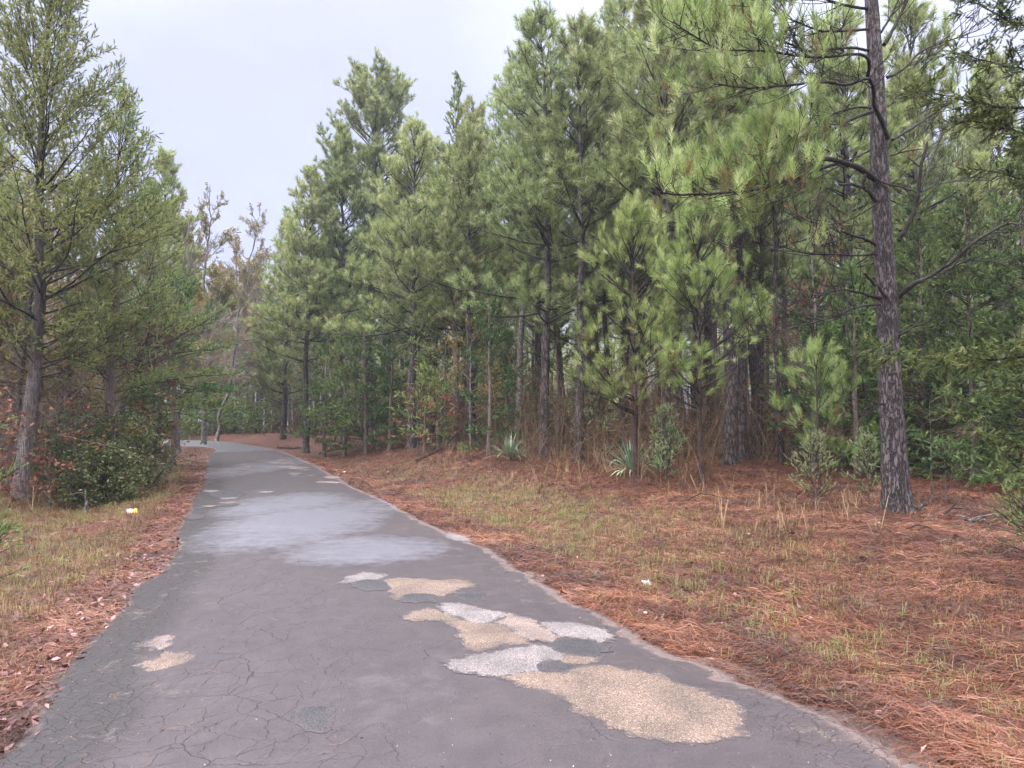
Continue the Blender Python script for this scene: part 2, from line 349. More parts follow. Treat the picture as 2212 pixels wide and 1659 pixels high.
def ground_mat():
    m, t, o = mat('forest floor')
    tc = N(t, 'ShaderNodeTexCoord'); P = tc.outputs['Object']
    def noise(sc, det=5.0, ro=.6, vec=P):
        n = N(t, 'ShaderNodeTexNoise', inp={'Scale': sc, 'Detail': det, 'Roughness': ro}); lk(t, vec, n.inputs['Vector']); return n
    nA = noise(2.2); nB = noise(38, 6, .75); nC = noise(9, 5, .7)
    # straw: fine crossed fibres from stretched noises
    mp1 = N(t, 'ShaderNodeMapping', inp={'Rotation': (0, 0, .6), 'Scale': (1, 9, 1)}); lk(t, P, mp1.inputs[0])
    mp2 = N(t, 'ShaderNodeMapping', inp={'Rotation': (0, 0, -.9), 'Scale': (1, 9, 1)}); lk(t, P, mp2.inputs[0])
    f1 = noise(24, 3, .7, mp1.outputs[0]); f2 = noise(24, 3, .7, mp2.outputs[0])
    fm = N(t, 'ShaderNodeMath', operation='MAXIMUM'); lk(t, f1.outputs[0], fm.inputs[0]); lk(t, f2.outputs[0], fm.inputs[1])
    st = ramp(t, [(.42, (.028, .012, .008)), (.52, (.085, .027, .015)), (.62, (.16, .056, .029)), (.75, (.26, .12, .07))]); lk(t, fm.outputs[0], st.inputs[0])
    gr = ramp(t, [(.3, (.07, .038, .022)), (.45, (.15, .095, .052)), (.58, (.19, .145, .07)), (.75, (.15, .155, .055))]); 
    mg = N(t, 'ShaderNodeMixRGB', inp={0: .5}); lk(t, nB.outputs[0], mg.inputs[1]); lk(t, nC.outputs[0], mg.inputs[2]); lk(t, mg.outputs[0], gr.inputs[0])
    vo = N(t, 'ShaderNodeTexVoronoi', inp={'Scale': 17}); lk(t, P, vo.inputs['Vector'])
    sv = N(t, 'ShaderNodeSeparateColor'); lk(t, vo.outputs['Color'], sv.inputs[0])
    lf = ramp(t, [(0, (.055, .025, .02)), (.5, (.14, .07, .053)), (1, (.25, .15, .12))]); lk(t, sv.outputs[0], lf.inputs[0])
    sa = ramp(t, [(.3, (.13, .085, .068)), (.6, (.25, .175, .15))]); lk(t, nB.outputs[0], sa.inputs[0])
    def amask(nm, lo, hi, n):
        a = N(t, 'ShaderNodeAttribute', attribute_name=nm); ad = N(t, 'ShaderNodeMath', operation='MULTIPLY_ADD', inp={1: 1.0}); lk(t, a.outputs['Fac'], ad.inputs[0])
        nn = N(t, 'ShaderNodeMath', operation='MULTIPLY_ADD', inp={1: .9, 2: -.45}); lk(t, n.outputs[0], nn.inputs[0]); lk(t, nn.outputs[0], ad.inputs[2])
        r_ = N(t, 'ShaderNodeMapRange', inp={1: lo, 2: hi}); r_.clamp = True; lk(t, ad.outputs[0], r_.inputs[0]); return r_.outputs[0]
    col = st.outputs[0]
    for nm, src, lo, hi, n in (('leafy', lf, .4, .65, nC), ('grass', gr, .35, .75, nC), ('sand', sa, .35, .6, nB)):
        mx = N(t, 'ShaderNodeMixRGB'); lk(t, amask(nm, lo, hi, n), mx.inputs[0]); lk(t, col, mx.inputs[1]); lk(t, src.outputs[0], mx.inputs[2]); col = mx.outputs[0]
    dk = ramp(t, [(.35, (.62, .6, .6)), (.6, (1.1, 1.08, 1.05))]); lk(t, nA.outputs[0], dk.inputs[0])
    mu = N(t, 'ShaderNodeMixRGB', blend_type='MULTIPLY', inp={0: 1}); lk(t, col, mu.inputs[1]); lk(t, dk.outputs[0], mu.inputs[2])
    p = N(t, 'ShaderNodeBsdfPrincipled', inp={'Roughness': .8}); lk(t, mu.outputs[0], p.inputs['Base Color'])
    hb = N(t, 'ShaderNodeMath', operation='ADD'); lk(t, fm.outputs[0], hb.inputs[0]); lk(t, nC.outputs[0], hb.inputs[1])
    b = N(t, 'ShaderNodeBump', inp={'Strength': .8, 'Distance': .05}); lk(t, hb.outputs[0], b.inputs['Height']); lk(t, b.outputs[0], p.inputs['Normal'])
    lk(t, p.outputs[0], o.inputs[0]); return m
ground = link('ground', me, ground_mat(), smooth_=True); tag(ground, kind='structure')

# ------------------------------------------------------------------ road sheet
def road_mesh():
    # matched stations on both edges
    n = 1300
    tL = resample(Lw, 0, 4000); tR = resample(Rw, 0, 4000)
    # pair by nearest arc fraction weighted on distance from the viewer
    dl = np.r_[0, np.cumsum(np.linalg.norm(np.diff(Lw, axis=0), axis=1))]; dr = np.r_[0, np.cumsum(np.linalg.norm(np.diff(Rw, axis=0), axis=1))]
    # control pairs (index into Lw, Rw) that face each other across the road
    def s_at(P, dd, y0, tail):  # arc length where y crosses y0 on the approach
        idx = [k for k in range(tail, len(P)-1) if (P[k][1]-y0)*(P[k+1][1]-y0) <= 0]
        k = idx[-1]; a, b = P[k], P[k+1]; f = (y0-a[1])/(b[1]-a[1]+1e-12); return dd[k]+f*(dd[k+1]-dd[k])
    cl_, cr_ = [0, dl[1], dl[2]], [0, dr[1], dr[2]]
    for yL in (33, 28, 24, 20, 16, 12, 9, 7, 5.5, 4.5, 3.8, 2, 0, -6):
        cl_.append(s_at(Lw, dl, yL, 6)); cr_.append(s_at(Rw, dr, yL+1.0*np.interp(yL, [2, 12, 33], [0, 1, 4.0])*.5, 4))
    cl_.append(dl[-1]); cr_.append(dr[-1]); u = np.arange(len(cl_), dtype=float)
    # station spacing: fine near the viewer
    uu = np.linspace(0, len(cl_)-1, n)
    sl = np.interp(uu, u, cl_); sr = np.interp(uu, u, cr_)
    A = np.c_[np.interp(sl, dl, Lw[:, 0]), np.interp(sl, dl, Lw[:, 1])]; B = np.c_[np.interp(sr, dr, Rw[:, 0]), np.interp(sr, dr, Rw[:, 1])]
    m = 46; v = np.linspace(0, 1, m)
    ac = B-A; wd = np.linalg.norm(ac, axis=1)
    jl = (fbm(A[:, 0]*3.1, A[:, 1]*3.1, 5)-.5)*.22+(fbm(A[:, 0]*14, A[:, 1]*14, 8)-.5)*.08
    jr = (fbm(B[:, 0]*3.1, B[:, 1]*3.1, 6)-.5)*.20+(fbm(B[:, 0]*14, B[:, 1]*14, 7)-.5)*.08
    A = A-ac/wd[:, None]*(jl+.02)[:, None]; B = B+ac/wd[:, None]*(jr+.02)[:, None]
    vv = .5-.5*np.cos(v*math.pi); vv = vv*.5+v*.5
    X = A[:, None, 0]*(1-vv)+B[:, None, 0]*vv; Y = A[:, None, 1]*(1-vv)+B[:, None, 1]*vv
    eL = wd[:, None]*vv; eR = wd[:, None]*(1-vv)
    e = np.minimum(eL, eR)
    Z = zroad(Y)+.004+.025*smooth(e/1.5)-.022*(1-smooth(e/.10))+(fbm(X*.7, Y*.7, 12)-.5)*.02*smooth(e/.4)
    ii, jj = np.meshgrid(np.arange(n-1), np.arange(m-1), indexing='ij')
    f = np.stack([ii*m+jj, (ii+1)*m+jj, (ii+1)*m+jj+1, ii*m+jj+1], -1).reshape(-1, 4)[:, ::-1]
    V = np.stack([X, Y, Z], -1).reshape(-1, 3)
    a, b_, c = V[f[0, 0]], V[f[0, 1]], V[f[0, 2]]
    if np.cross(b_-a, c-a)[2] < 0: f = f[:, ::-1]
    return mesh_from('road', [(V, f, np.zeros(len(V)))], {'eleft': eL.ravel(), 'eright': eR.ravel()})
def zsurf(X, Y):
    s, _ = edge_info(X, Y); e = np.maximum(-s, 0)
    return zroad(Y)+.004+.025*smooth(e/1.5)+(fbm(X*.7, Y*.7, 12)-.5)*.02*smooth(e/.4)
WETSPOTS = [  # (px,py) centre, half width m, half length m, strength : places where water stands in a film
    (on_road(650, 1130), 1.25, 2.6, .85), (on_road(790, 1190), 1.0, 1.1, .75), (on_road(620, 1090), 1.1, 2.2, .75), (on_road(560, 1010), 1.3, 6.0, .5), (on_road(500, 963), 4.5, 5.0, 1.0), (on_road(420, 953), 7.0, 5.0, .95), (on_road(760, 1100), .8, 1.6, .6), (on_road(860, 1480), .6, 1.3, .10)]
def road_mat():
    m, t, o = mat('worn wet asphalt')
    tc = N(t, 'ShaderNodeTexCoord'); P = tc.outputs['Object']
    def noise(sc, det=5.0, ro=.6, vec=P, d=0.0):
        n = N(t, 'ShaderNodeTexNoise', inp={'Scale': sc, 'Detail': det, 'Roughness': ro, 'Distortion': d}); lk(t, vec, n.inputs['Vector']); return n
    def mth(op, a, b=None, c=None):
        n = N(t, 'ShaderNodeMath', operation=op)
        for k, v in enumerate((a, b, c)):
            if v is None: continue
            if isinstance(v, (int, float)): n.inputs[k].default_value = v
            else: lk(t, v, n.inputs[k])
        return n.outputs[0]
    def mrg(v, a, b, c=0.0, d=1.0):
        n = N(t, 'ShaderNodeMapRange', inp={1: a, 2: b, 3: c, 4: d}); n.clamp = True; lk(t, v, n.inputs[0]); return n.outputs[0]
    nL = noise(.9, 4); nM = noise(5, 6, .65); nF = noise(120, 3, .7); nG = noise(330, 2, .6)
    base = ramp(t, [(.3, (.043, .033, .036)), (.5, (.052, .040, .044)), (.7, (.062, .048, .052))]); lk(t, nM.outputs[0], base.inputs[0])
    lt = ramp(t, [(.35, (.92, .92, .94)), (.65, (1.08, 1.06, 1.04))]); lk(t, nL.outputs[0], lt.inputs[0])
    c0 = N(t, 'ShaderNodeMixRGB', blend_type='MULTIPLY', inp={0: 1}); lk(t, base.outputs[0], c0.inputs[1]); lk(t, lt.outputs[0], c0.inputs[2])
    ag = ramp(t, [(.42, (.72, .72, .72)), (.52, (1, 1, 1)), (.66, (1.2, 1.16, 1.12)), (.76, (1.9, 1.7, 1.55))]); lk(t, nF.outputs[0], ag.inputs[0])
    c1 = N(t, 'ShaderNodeMixRGB', blend_type='MULTIPLY', inp={0: 1.0}); lk(t, c0.outputs[0], c1.inputs[1]); lk(t, ag.outputs[0], c1.inputs[2])
    eL = N(t, 'ShaderNodeAttribute', attribute_name='eleft').outputs['Fac']; eR = N(t, 'ShaderNodeAttribute', attribute_name='eright').outputs['Fac']
    # cracks: three scales of distorted cells
    dn = noise(2.6, 4, .6); ds = noise(14, 3, .6)
    def crack(scale, wdt, sx=1.0, am=.22):
        a = N(t, 'ShaderNodeVectorMath', operation='SCALE', inp={'Scale': am}); lk(t, dn.outputs['Color'], a.inputs[0])
        b = N(t, 'ShaderNodeVectorMath', operation='SCALE', inp={'Scale': .05}); lk(t, ds.outputs['Color'], b.inputs[0])
        s = N(t, 'ShaderNodeVectorMath', operation='ADD'); lk(t, a.outputs[0], s.inputs[0]); lk(t, b.outputs[0], s.inputs[1])
        s2 = N(t, 'ShaderNodeVectorMath', operation='ADD'); lk(t, s.outputs[0], s2.inputs[0]); lk(t, P, s2.inputs[1])
        mp = N(t, 'ShaderNodeMapping', inp={'Rotation': (0, 0, .35), 'Scale': (sx, 1, 0)}); lk(t, s2.outputs[0], mp.inputs[0])
        v = N(t, 'ShaderNodeTexVoronoi', feature='DISTANCE_TO_EDGE', inp={'Scale': scale}); v.voronoi_dimensions = '2D'; lk(t, mp.outputs[0], v.inputs['Vector'])
        return mrg(v.outputs['Distance'], wdt*.25, wdt, 1.0, 0.0)
    zone1 = mth('MULTIPLY', mrg(noise(.7, 3).outputs[0], .47, .56), .7)       # where the big cells crack
    leftz = mth('MULTIPLY', mrg(eL, .95, .25), mrg(nL.outputs[0], .3, .5)); rightz = mth('MULTIPLY', mrg(eR, .8, .35), mrg(noise(.8, 3).outputs[0], .44, .56))
    midl = mrg(eL, 2.3, 1.3)
    k1 = mth('MULTIPLY', crack(1.9, .0075, .8), mth('MAXIMUM', zone1, midl))
    k2 = mth('MULTIPLY', crack(4.3, .013, 1.35), mth('MAXIMUM', mth('MULTIPLY', midl, mrg(noise(1.6, 2).outputs[0], .40, .52)), rightz))
    k3 = mth('MULTIPLY', crack(13, .05, .75, .12), mth('MAXIMUM', mrg(leftz, .35, .7), mth('MULTIPLY', rightz, .55)))
    kk = mth('MULTIPLY', mth('MAXIMUM', mth('MAXIMUM', k1, k2), k3), mrg(noise(7, 4, .7).outputs[0], .36, .54, .35, 1.0))
    # edge break-up: dark crumbly binder then pinkish sand
    dkm = mth('MULTIPLY', mrg(mth('ADD', mrg(eL, .95, .2), mth('MULTIPLY', nM.outputs[0], .7)), .72, 1.0), .9)
    c2 = N(t, 'ShaderNodeMixRGB', inp={2: (.026, .021, .021, 1)}); lk(t, dkm, c2.inputs[0]); lk(t, c1.outputs[0], c2.inputs[1])
    grv = ramp(t, [(.40, (.035, .03, .03)), (.52, (.09, .065, .053)), (.62, (.20, .15, .12)), (.72, (.32, .27, .24))]); lk(t, nF.outputs[0], grv.inputs[0])
    gm = mth('MULTIPLY', mrg(noise(3.3, 6, .8).outputs[0], .57, .63), mrg(mth('MINIMUM', eL, eR), 1.1, .3))
    c3 = N(t, 'ShaderNodeMixRGB'); lk(t, gm, c3.inputs[0]); lk(t, c2.outputs[0], c3.inputs[1]); lk(t, grv.outputs[0], c3.inputs[2])
    sand = ramp(t, [(.35, (.08, .052, .045)), (.65, (.18, .12, .10))]); lk(t, noise(60, 5, .7).outputs[0], sand.inputs[0])
    sm_ = mth('MAXIMUM', mrg(mth('ADD', mrg(eR, .36, 0), mth('MULTIPLY', noise(4, 5, .7).outputs[0], 1.0)), .98, 1.12), mth('MULTIPLY', mrg(mth('ADD', mrg(eL, .15, 0), mth('MULTIPLY', nM.outputs[0], 1.0)), 1.0, 1.2), .7))
    c4 = N(t, 'ShaderNodeMixRGB'); lk(t, mth('MULTIPLY', sm_, .6), c4.inputs[0]); lk(t, c3.outputs[0], c4.inputs[1]); lk(t, sand.outputs[0], c4.inputs[2])
    c5 = N(t, 'ShaderNodeMixRGB', inp={2: (.020, .016, .014, 1)}); lk(t, mth('MULTIPLY', kk, .9), c5.inputs[0]); lk(t, c4.outputs[0], c5.inputs[1])
    # standing water film
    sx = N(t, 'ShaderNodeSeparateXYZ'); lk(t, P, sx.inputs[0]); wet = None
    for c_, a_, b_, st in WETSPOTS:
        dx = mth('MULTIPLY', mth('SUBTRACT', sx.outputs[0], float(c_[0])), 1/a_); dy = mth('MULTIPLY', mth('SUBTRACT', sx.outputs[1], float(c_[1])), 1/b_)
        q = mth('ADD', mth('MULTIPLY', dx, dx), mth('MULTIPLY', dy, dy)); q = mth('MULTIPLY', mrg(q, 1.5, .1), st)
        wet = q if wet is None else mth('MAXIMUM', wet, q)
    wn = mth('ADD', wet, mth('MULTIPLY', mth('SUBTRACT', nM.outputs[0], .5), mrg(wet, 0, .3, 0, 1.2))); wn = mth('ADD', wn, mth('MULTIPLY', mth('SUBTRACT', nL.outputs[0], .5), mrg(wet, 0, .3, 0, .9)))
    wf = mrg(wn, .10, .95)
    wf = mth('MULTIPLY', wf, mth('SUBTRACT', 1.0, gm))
    rg = mth('ADD', mrg(wf, 0, 1, .43, .28), mth('MULTIPLY', mth('SUBTRACT', nF.outputs[0], .5), .25))
    rg = mth('MAXIMUM', rg, mth('MULTIPLY', mth('MAXIMUM', sm_, kk), .8))
    c6 = N(t, 'ShaderNodeMixRGB', inp={2: (.205, .197, .245, 1)}); lk(t, mth('MULTIPLY', wf, .8), c6.inputs[0]); lk(t, c5.outputs[0], c6.inputs[1])   # sky's reflection in the film, painted as a pale lavender base colour
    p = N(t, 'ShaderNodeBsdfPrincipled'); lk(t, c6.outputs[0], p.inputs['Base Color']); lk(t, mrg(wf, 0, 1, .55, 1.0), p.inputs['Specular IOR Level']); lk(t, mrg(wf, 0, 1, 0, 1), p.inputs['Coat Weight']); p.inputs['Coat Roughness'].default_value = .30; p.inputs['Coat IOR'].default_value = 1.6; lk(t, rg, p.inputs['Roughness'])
    hh = mth('ADD', mth('MULTIPLY', nF.outputs[0], mrg(wf, 0, 1, .5, .10)), mth('MULTIPLY', nG.outputs[0], mrg(wf, 0, 1, .25, .03)))
    hh = mth('SUBTRACT', hh, mth('MULTIPLY', kk, 1.6))
    b = N(t, 'ShaderNodeBump', inp={'Strength': .8, 'Distance': .006}); lk(t, hh, b.inputs['Height']); lk(t, b.outputs[0], p.inputs['Normal'])
    lk(t, p.outputs[0], o.inputs[0]); return m
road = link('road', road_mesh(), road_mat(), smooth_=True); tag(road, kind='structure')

def patch_mat(name, c_lo, c_mid, c_hi, scale=150, rough=.6, bump=.7):
    m, t, o = mat(name)
    tc = N(t, 'ShaderNodeTexCoord')
    v = N(t, 'ShaderNodeTexVoronoi', inp={'Scale': scale}); lk(t, tc.outputs['Object'], v.inputs['Vector'])
    s = N(t, 'ShaderNodeSeparateColor'); lk(t, v.outputs['Color'], s.inputs[0])
    r = ramp(t, [(0, c_lo), (.25, c_lo), (.45, c_mid), (.85, c_mid), (1, c_hi)]); lk(t, s.outputs[0], r.inputs[0])
    ds = ramp(t, [(.3, (1, 1, 1)), (.7, (.6, .57, .56))]); lk(t, v.outputs['Distance'], ds.inputs[0])
    n = N(t, 'ShaderNodeTexNoise', inp={'Scale': 3.5, 'Detail': 5.0}); lk(t, tc.outputs['Object'], n.inputs['Vector'])
    nr = ramp(t, [(.35, (.72, .72, .72)), (.65, (1.15, 1.12, 1.1))]); lk(t, n.outputs[0], nr.inputs[0])
    a = N(t, 'ShaderNodeMixRGB', blend_type='MULTIPLY', inp={0: 1}); lk(t, r.outputs[0], a.inputs[1]); lk(t, ds.outputs[0], a.inputs[2])
    b2 = N(t, 'ShaderNodeMixRGB', blend_type='MULTIPLY', inp={0: 1}); lk(t, a.outputs[0], b2.inputs[1]); lk(t, nr.outputs[0], b2.inputs[2])
    ea = N(t, 'ShaderNodeAttribute', attribute_name='ed'); en = N(t, 'ShaderNodeTexNoise', inp={'Scale': 15, 'Detail': 6.0, 'Roughness': .8}); lk(t, tc.outputs['Object'], en.inputs['Vector'])
    e1 = N(t, 'ShaderNodeMath', operation='MULTIPLY_ADD', inp={1: -.32, 2: .17}); lk(t, en.outputs[0], e1.inputs[0]); e2 = N(t, 'ShaderNodeMath', operation='SUBTRACT'); lk(t, ea.outputs['Fac'], e2.inputs[0]); lk(t, e1.outputs[0], e2.inputs[1])
    e3 = N(t, 'ShaderNodeMapRange', inp={1: 0.0, 2: .022}); e3.clamp = True; lk(t, e2.outputs[0], e3.inputs[0])
    b3 = N(t, 'ShaderNodeMixRGB', inp={1: (.050, .038, .040, 1)}); lk(t, e3.outputs[0], b3.inputs[0]); lk(t, b2.outputs[0], b3.inputs[2]); b2 = b3
    p = N(t, 'ShaderNodeBsdfPrincipled', inp={'Roughness': rough}); lk(t, b2.outputs[0], p.inputs['Base Color'])
    b = N(t, 'ShaderNodeBump', inp={'Strength': bump, 'Distance': .006}); b.invert = True; lk(t, v.outputs['Distance'], b.inputs['Height']); lk(t, b.outputs[0], p.inputs['Normal'])
    lk(t, p.outputs[0], o.inputs[0]); return m
PM = {'tan': patch_mat('tan pebble patch', (.10, .072, .056), (.20, .138, .104), (.36, .28, .235)),
      'pale': patch_mat('pale pebble patch', (.12, .10, .10), (.21, .182, .178), (.37, .34, .33)),
      'pink': patch_mat('pinkish pebble patch', (.13, .098, .085), (.235, .175, .152), (.38, .32, .29)),
      'dark': patch_mat('dark asphalt patch', (.028, .025, .028), (.044, .040, .045), (.075, .07, .075), 110, .55)}
def z2(pts): return [((1366+x/1.6193)/K, (2048+y/1.6193)/K) for x, y in pts]
def z1(pts): return [((x/1.6193)/K, (2048+y/1.6193)/K) for x, y in pts]
def z4(x0, x1, y, h, n=14):
    cx = (500+(x0+x1)/2/1.8433)/K; cyy = (1500+y/1.8433)/K; a = (x1-x0)/2/1.8433/K; b = h/2/1.8433/K
    return [(cx+a*math.cos(k*2*math.pi/n), cyy+b*math.sin(k*2*math.pi/n)) for k in range(n)]
PATCHES = [
 ('pale', 1, 'pale pebble patch at the far end of the nearest group', z2([(-10,480),(40,440),(130,412),(200,415),(280,432),(250,460),(150,465),(80,473),(40,492)])),
 ('tan', 1, 'tan pebble patch ringed by dark asphalt', z2([(240,470),(350,452),(450,450),(560,458),(640,462),(700,450),(800,455),(860,478),(840,500),(760,512),(720,540),(650,555),(600,565),(520,560),(430,570),(380,592),(310,570),(340,540),(300,510)])),
 ('dark', 2, 'crumbled dark patch beside the pale one', z2([(60,485),(150,460),(240,460),(330,480),(300,520),(220,530),(140,520),(80,503)])),
 ('dark', 2, 'dark crumbled lip below the tan patch', z2([(380,580),(420,555),(520,540),(600,560),(580,600),(480,608),(400,602)])),
 ('dark', 1, 'thin dark grey patch right of the tan one', z2([(740,565),(800,537),(920,535),(945,555),(920,580),(820,590)])),
 ('pale', 2, 'grey white patch with a dark spot', z2([(620,640),(680,612),(760,612),(860,630),(960,650),(1080,680),(1060,700),(980,735),(900,750),(830,740),(760,705),(680,690)])),
 ('tan', 1, 'narrow tan tongue pointing left', z2([(410,700),(480,670),(560,655),(620,650),(690,690),(750,715),(720,735),(600,728),(500,733),(430,720)])),
 ('tan', 1, 'rough brownish tan patch', z2([(670,745),(720,725),(830,735),(960,735),(1080,765),(1120,800),(1170,830),(1200,868),(1060,882),(960,910),(890,940),(830,920),(780,870),(760,810),(720,770)])),
 ('pink', 3, 'pinkish pebble patch running diagonally', z2([(980,735),(1070,700),(1080,670),(1150,680),(1170,700),(1260,725),(1240,750),(1340,780),(1430,830),(1380,865),(1300,865),(1200,840),(1110,800),(1050,760)])),
 ('pale', 2, 'thin grey pebble patch nearest the right edge', z2([(1300,735),(1400,722),(1560,740),(1700,775),(1750,810),(1720,850),(1600,845),(1560,830),(1430,825),(1340,775)])),
 ('dark', 4, 'dark grey round patch', z2([(1350,870),(1440,830),(1500,825),(1600,845),(1700,880),(1710,905),(1640,935),(1540,940),(1430,925)])),
 ('tan', 1, 'small tan wedge below the dark patch', z2([(1400,935),(1560,945),(1670,940),(1640,985),(1540,1010),(1400,1020)])),
 ('pale', 2, 'large pale pebble patch shaped like a leaf', z2([(645,1010),(720,990),(850,960),(1000,930),(1150,905),(1300,870),(1350,890),(1430,930),(1440,960),(1420,990),(1290,990),(1250,1030),(1250,1060),(1100,1080),(980,1090),(860,1075),(740,1050)])),
 ('dark', 3, 'dark oval spot set in the pebble patches', z2([(1260,1000),(1400,990),(1490,1020),(1430,1060),(1300,1055)])),
 ('tan', 1, 'tan patch with a ragged lower edge', z2([(1050,1100),(1120,1080),(1300,1062),(1460,1050),(1480,1180),(1330,1190),(1230,1185),(1140,1165)])),
 ('tan', 2, 'largest tan pebble patch nearest the viewer', z2([(1430,1060),(1540,1015),(1650,1008),(1800,1030),(1880,1045),(1960,1060),(2080,1060),(2130,1110),(2209,1150),(2320,1160),(2440,1220),(2540,1250),(2570,1330),(2625,1455),(2440,1490),(2300,1530),(2212,1525),(2100,1500),(1960,1490),(1850,1470),(1720,1420),(1640,1370),(1540,1320),(1480,1250),(1430,1240),(1420,1185)])),
 ('dark', 1, 'lone dark patch in the left lane', z1([(1930,1320),(1990,1290),(2080,1285),(2140,1310),(2130,1380),(2090,1440),(1980,1445),(1970,1400),(1930,1360)])),
 ('tan', 1, 'grey tan gravel patch by the left edge', z1([(900,1000),(1000,970),(1060,930),(1100,920),(1210,940),(1240,985),(1170,1010),(1060,1040),(950,1030)])),
 ('pink', 1, 'sandy worn hollow by the left edge', z1([(930,850),(1020,815),(1130,820),(1100,880),(1000,900)])),
 ('dark', 3, 'small dark spot in the grey white patch', z2([(755,648),(790,640),(825,648),(790,657)])),
]
for k, c in enumerate([(1050,1270,655,9),(1110,1310,684,11),(1200,1320,696,8),(1100,1260,640,7),(1210,1300,733,10),(1215,1290,746,9),(1320,1400,750,6),(1270,1370,684,6),(1150,1240,622,5),(830,875,659,5),
     (850,920,671,7),(870,945,681,10),(880,960,690,5),(830,900,708,7),(610,690,692,7),(590,690,771,6),(570,690,858,15),(700,835,916,14),(680,820,949,9),(560,672,971,9),(965,1092,873,12),(1410,1600,795,16),(1470,1595,757,22),(600,650,795,8),(930,980,624,4),(985,1020,638,4),(1180,1260,672,5),(1300,1370,700,5)]):
    PATCHES.append(('pink' if k % 4 else 'pale', 1, None, z4(*c)))
PATCHES.append(('dark', 1, 'grey patch across the left lane beyond the wet stretch', z4(610, 880, 885, 60)))
PATCHES.append(('dark', 1, 'dark patch at the left edge', z4(430, 585, 1050, 40)))
PATCHES.append(('dark', 1, 'dark patch in front of the first cream streaks', z4(680, 830, 962, 20)))
PATCHES.append(('pale', 1, 'pale gravel patch at the right edge', z2([(665,150),(700,133),(800,140),(830,165),(850,195),(740,190),(690,175)])))
prg = np.random.default_rng(77)
def ragged(P, amp, step):
    P = np.vstack([P, P[:1]]); Q = resample(P, step)[:-1]
    if len(Q) < 24: Q = resample(P, 0, 30)[:-1]
    c = Q.mean(0); d = nrm(Q-c)
    k = (fbm(Q[:, 0]*9, Q[:, 1]*9, 61)-.5)*2*amp+(fbm(Q[:, 0]*33, Q[:, 1]*33, 62)-.5)*2.0*amp
    return Q+d*(k+.03)[:, None]
for kind, lay, label, pts in PATCHES:
    W_ = np.array([on_road(x, y) for x, y in pts]); dm = W_[:, 1].mean()
    # keep patches on the asphalt
    Q = ragged(W_, .04+.002*dm, .012+.002*dm)
    s, _ = edge_info(Q[:, 0], Q[:, 1])
    st_ = max(.05, dm*.012); gx, gy = np.meshgrid(np.arange(Q[:, 0].min(), Q[:, 0].max(), st_), np.arange(Q[:, 1].min(), Q[:, 1].max(), st_*1.3))
    ins = inside(Q, gx.ravel(), gy.ravel()) & (pl_dist(np.vstack([Q, Q[:1]]), gx.ravel(), gy.ravel()) > st_*.4); G_ = np.c_[gx.ravel()[ins], gy.ravel()[ins]]
    allp = [Vector(p) for p in np.vstack([Q, G_])]; nQ = len(Q)
    vv_, _e, ff_, *_o = delaunay_2d_cdt(allp, [(i_, (i_+1) % nQ) for i_ in range(nQ)], [], 0, 1e-6)
    cc = [[vv_[k][0] for k in fa] for fa in ff_]
    V = np.array([(v_[0], v_[1]) for v_ in vv_]); f = np.array([list(fa) for fa in ff_ if len(fa) == 3])
    ce = V[f].mean(1); f = f[inside(Q, ce[:, 0], ce[:, 1])]
    V = np.c_[V, zsurf(V[:, 0], V[:, 1])+(.0009*lay+.0012)*(1 if dm < 12 else 3)+.04*np.minimum(pl_dist(np.vstack([Q, Q[:1]]), V[:, 0], V[:, 1]), .16)]
    a, b_, c_ = V[f[:, 0]], V[f[:, 1]], V[f[:, 2]]; fl = np.cross(b_-a, c_-a)[:, 2] < 0; f[fl] = f[fl][:, ::-1]
    mm_ = mesh_from('road_patch', [(V, f, np.zeros(len(V)))], {'ed': pl_dist(np.vstack([Q, Q[:1]]), V[:, 0], V[:, 1])*min(1, 8/dm)*1.0+(.03 if dm > 12 else 0)})
    po = link('road_patch', mm_, PM[kind], parent=road)
    if label: po['label'] = label

# ------------------------------------------------------------------ small ground litter (uncountable stuff)
rng = np.random.default_rng(5)
def sample_ground(n, r0, r1, az0=-52, az1=52, power=1.6):
    """points with density falling off with distance"""
    u = rng.random(n); r = (r0**(2-power)+(r1**(2-power)-r0**(2-power))*u)**(1/(2-power))
    a = np.radians(rng.uniform(az0, az1, n)); X = r*np.sin(a); Y = r*np.cos(a)
    inf = edge_info(X, Y); return X, Y, r, inf
def lying(X, Y, Z, ln, wd, tilt=.15, q=None, curve=.15, az=None):
    n = len(X); a = rng.uniform(0, 2*math.pi, n) if az is None else az
    d = np.stack([np.cos(a), np.sin(a), rng.normal(0, tilt, n)], -1); d = nrm(d)
    s = np.stack([-np.sin(a), np.cos(a), rng.normal(0, .5, n)], -1); s = nrm(s)
    P = np.stack([X, Y, Z], -1); h = (ln*.5)[:, None]; w_ = (wd*.5)[:, None]
    bend = s*(ln*rng.normal(0, curve, n))[:, None]; up = np.array([0, 0, 1.])*(ln*np.abs(rng.normal(0, .05, n)))[:, None]
    A = P-d*h; B = P+bend+up; C = P+d*h
    V = np.stack([A-s*w_, A+s*w_, B+s*w_, B-s*w_, C+s*w_*.5, C-s*w_*.5], 1).reshape(-1, 3)
    b0 = np.arange(n)[:, None]*6
    f = np.concatenate([b0+np.array([0, 1, 2, 3]), b0+np.array([3, 2, 4, 5])])
    if q is None: q = rng.random(n)
    return (V, f, np.repeat(q, 6))
